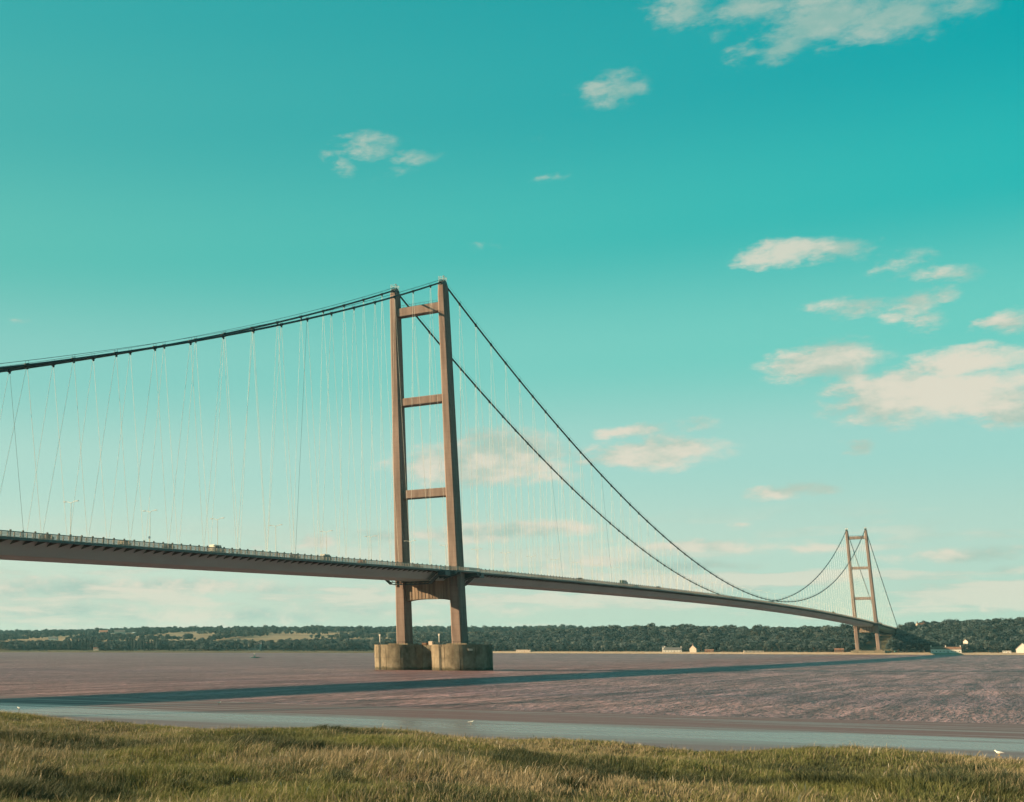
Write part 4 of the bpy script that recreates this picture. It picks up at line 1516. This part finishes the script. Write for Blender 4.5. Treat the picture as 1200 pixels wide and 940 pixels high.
def build_grass():
    xa, ya = grass_points(1400000, 118, 226, -466, -408, in_frame(3))
    xb, yb = grass_points(420000, 80, 272, -486, -408, lambda x, y: in_frame(42)(x, y) & ~in_frame(3)(x, y))
    x, y = np.concatenate([xa, xb]), np.concatenate([ya, yb])
    keep = rng.random(len(x)) < np.clip(.78 + .55 * fbm(x, y, 71, 3, 3.2) + .3 * fbm(x, y, 81, 3, 1.1), .22, 1)
    x, y = x[keep], y[keep]
    n = len(x)
    edge = .9 * np.sin(x / 7.0) + .5 * np.sin(x / 2.3)
    y = np.minimum(y, -408.6 + edge)
    z = marsh_z(x, np.minimum(y - edge * (y > -430), -409.4))
    tall = fbm(x, y, 5, 4, .22)
    straw = fbm(x, y * 1.6, 11, 4, .16) + .5 * fbm(x, y, 21, 3, .9)
    dark = fbm(x, y, 31, 3, .3)
    back = sstep(-432, -422, y)                    # short turf towards the mud edge
    band = np.exp(-((y + 430.5 + 1.6 * np.sin(x / 6.0)) / 2.6) ** 2)   # belt of dark green sedge
    tuss = 1.1 * np.exp(-((x - 182) / 3.2) ** 2 - ((y + 453.5) / 2.6) ** 2)     # rush tussocks, with shade put into their dark green
    rt = random.Random(12)
    for _ in range(46):
        cx, cy, cr = rt.uniform(130, 222), rt.uniform(-462, -412), rt.uniform(.35, 1.5)
        tuss = np.maximum(tuss, rt.uniform(.45, 1.1) * np.exp(-((x - cx) / cr) ** 2 - ((y - cy) / (cr * .8)) ** 2))
    clump = np.zeros(n)  # rush clumps, raised steep and tall for the shade they throw
    for cx, cy, cr, ca in ((180.8, -455.2, 1.7, 1.0), (178.4, -450.2, 1.1, .8), (183.2, -451.2, .9, .7), (185.6, -449.6, 1.0, .8), (190.8, -444.2, 1.1, .75), (186.2, -456.0, 1.0, .8),
                           (195.6, -441.6, .8, .6), (199.6, -438.2, 1.2, .7), (203.5, -427.5, 1.3, .5), (208.0, -430.6, .9, .6), (192.5, -427.5, 1.5, .45), (176.5, -428.5, 1.4, .45), (212.5, -424.0, 1.0, .45)):
        r2 = ((x - cx + .25 * np.sin(y * 3)) / cr) ** 2 + ((y - cy + .25 * np.sin(x * 2.7)) / (cr * .8)) ** 2
        clump = np.maximum(clump, ca * np.exp(-r2 ** 2))
    tuss = np.maximum(tuss, clump)
    straw = straw + .8 * np.exp(-((y + 438.5) / 4.0) ** 2) - 1.5 * band - 2.0 * tuss + .1 * back - .15
    tuft = fbm(x, y, 71, 3, 3.2)
    h = .8 * (.38 + .17 * tuft + .13 * tall + .10 * rng.normal(size=n)) * (1 - .35 * back) + .2 * tuss + .5 * clump + .1 * band
    is_straw = (straw + rng.normal(size=n) * .95) > .62
    stalk = is_straw & (rng.random(n) < .10)
    h = np.clip(np.where(stalk & (clump < .1), h * 1.35 + .06, h), .1, 1.05)
    w = rng.uniform(.005, .0125, n) * np.where(stalk, .75, 1) * (1 + .4 * tuss)
    # lean with the wind, to the east
    wind = .22 + .28 * fbm(x, y, 51, 3, .35)
    th = rng.uniform(0, 6.283, n) * .55 + 4.2 * fbm(x, y, 91, 2, .8)
    lean = rng.uniform(.1, .85, n)
    lx = np.cos(th) * lean + wind * .80
    ly = np.sin(th) * lean + wind * .52
    fa = rng.uniform(0, 6.283, n)
    wx, wy = np.cos(fa) * w, np.sin(fa) * w
    P0 = np.stack([x, y, z - .05], 1)
    P1 = np.stack([x + lx * h * .35, y + ly * h * .35, z + h * .58], 1)
    P2 = np.stack([x + lx * h * .95, y + ly * h * .95, z + h * np.where(stalk, .98, .92)], 1)
    W = np.stack([wx, wy, np.zeros(n)], 1)
    W1 = W * np.where(stalk, .7, .85)[:, None]
    v = np.stack([P0 - W, P0 + W, P1 - W1, P1 + W1, P2], 1)
    k = np.where(stalk)[0]
    # seed heads: the tip segment is thicker
    v[k, 2] = P1[k] + (P2[k] - P1[k]) * .45 - W[k] * 1.5
    v[k, 3] = P1[k] + (P2[k] - P1[k]) * .45 + W[k] * 1.5
    v = v.reshape(-1, 3).astype(np.float32)
    b = np.arange(n) * 5
    quads = np.stack([b, b + 1, b + 3, b + 2], 1)
    tris = np.stack([b + 2, b + 3, b + 4], 1)
    loops = np.concatenate([quads.ravel(), tris.ravel()]).astype(np.int32)
    me = bpy.data.meshes.new('grass')
    me.vertices.add(len(v))
    me.vertices.foreach_set('co', v.ravel())
    me.loops.add(len(loops))
    me.loops.foreach_set('vertex_index', loops)
    me.polygons.add(2 * n)
    ls = np.concatenate([np.arange(n) * 4, n * 4 + np.arange(n) * 3]).astype(np.int32)
    me.polygons.foreach_set('loop_start', ls)
    me.polygons.foreach_set('loop_total', np.concatenate([np.full(n, 4), np.full(n, 3)]).astype(np.int32))
    me.update(calc_edges=True)
    green = np.array([.095, .108, .034])
    deep = np.array([.017, .030, .016])  # dark leaf green, lowered further to hold painted shade
    pale = np.array([.27, .225, .145])
    oliv = np.array([.12, .12, .05])
    r1 = rng.random((n, 1))
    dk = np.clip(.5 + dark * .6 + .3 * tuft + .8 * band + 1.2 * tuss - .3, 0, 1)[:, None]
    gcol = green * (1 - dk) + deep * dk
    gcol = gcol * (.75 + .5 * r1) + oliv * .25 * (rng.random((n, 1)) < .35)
    scol = pale * (.65 + .5 * r1) * (1 - .0)
    head = stalk & (rng.random(n) < .05)
    scol = np.where(head[:, None], np.array([.5, .47, .4]), scol)
    base = np.where(is_straw[:, None], scol * .75 + oliv * .15, gcol)
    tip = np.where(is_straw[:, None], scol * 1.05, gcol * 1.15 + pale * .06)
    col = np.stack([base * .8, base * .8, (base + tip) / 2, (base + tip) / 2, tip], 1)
    col = np.concatenate([col, np.ones((n, 5, 1))], 2).reshape(-1, 4).astype(np.float32)
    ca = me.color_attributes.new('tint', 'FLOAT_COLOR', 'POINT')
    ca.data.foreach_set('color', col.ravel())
    m = bpy.data.materials.new('grass_blade')
    m.use_nodes = True
    nt = m.node_tree
    p = nt.nodes['Principled BSDF']
    at = nt.nodes.new('ShaderNodeVertexColor')
    at.layer_name = 'tint'
    nt.links.new(at.outputs[0], p.inputs['Base Color'])
    p.inputs['Roughness'].default_value = .65
    p.inputs['Specular IOR Level'].default_value = .2
    tl = nt.nodes.new('ShaderNodeBsdfTranslucent')
    nt.links.new(at.outputs[0], tl.inputs[0])
    ms = nt.nodes.new('ShaderNodeMixShader')
    ms.inputs[0].default_value = .25
    nt.links.new(p.outputs[0], ms.inputs[1])
    nt.links.new(tl.outputs[0], ms.inputs[2])
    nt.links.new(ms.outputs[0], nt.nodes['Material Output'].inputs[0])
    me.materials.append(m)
    link('grass', me, None, kind='stuff', label='wind-blown green and straw coloured grass on the near marsh', category='grass')


build_grass()

# ------------------------------------------------------------------ haze over the estuary
hz = MB().box(-9800, 9800, -6400, 11200, -5, 172)
hm = bpy.data.materials.new('haze_air')
hm.use_nodes = True
hn = hm.node_tree
hn.nodes.remove(hn.nodes['Principled BSDF'])
pv = hn.nodes.new('ShaderNodeVolumePrincipled')
pv.inputs['Color'].default_value = (.34, .80, 1.0, 1)
pv.inputs['Density'].default_value = 3.2e-5
pv.inputs['Anisotropy'].default_value = 0.0
hn.links.new(pv.outputs[0], hn.nodes['Material Output'].inputs['Volume'])
link('haze', hz, hm, kind='stuff')
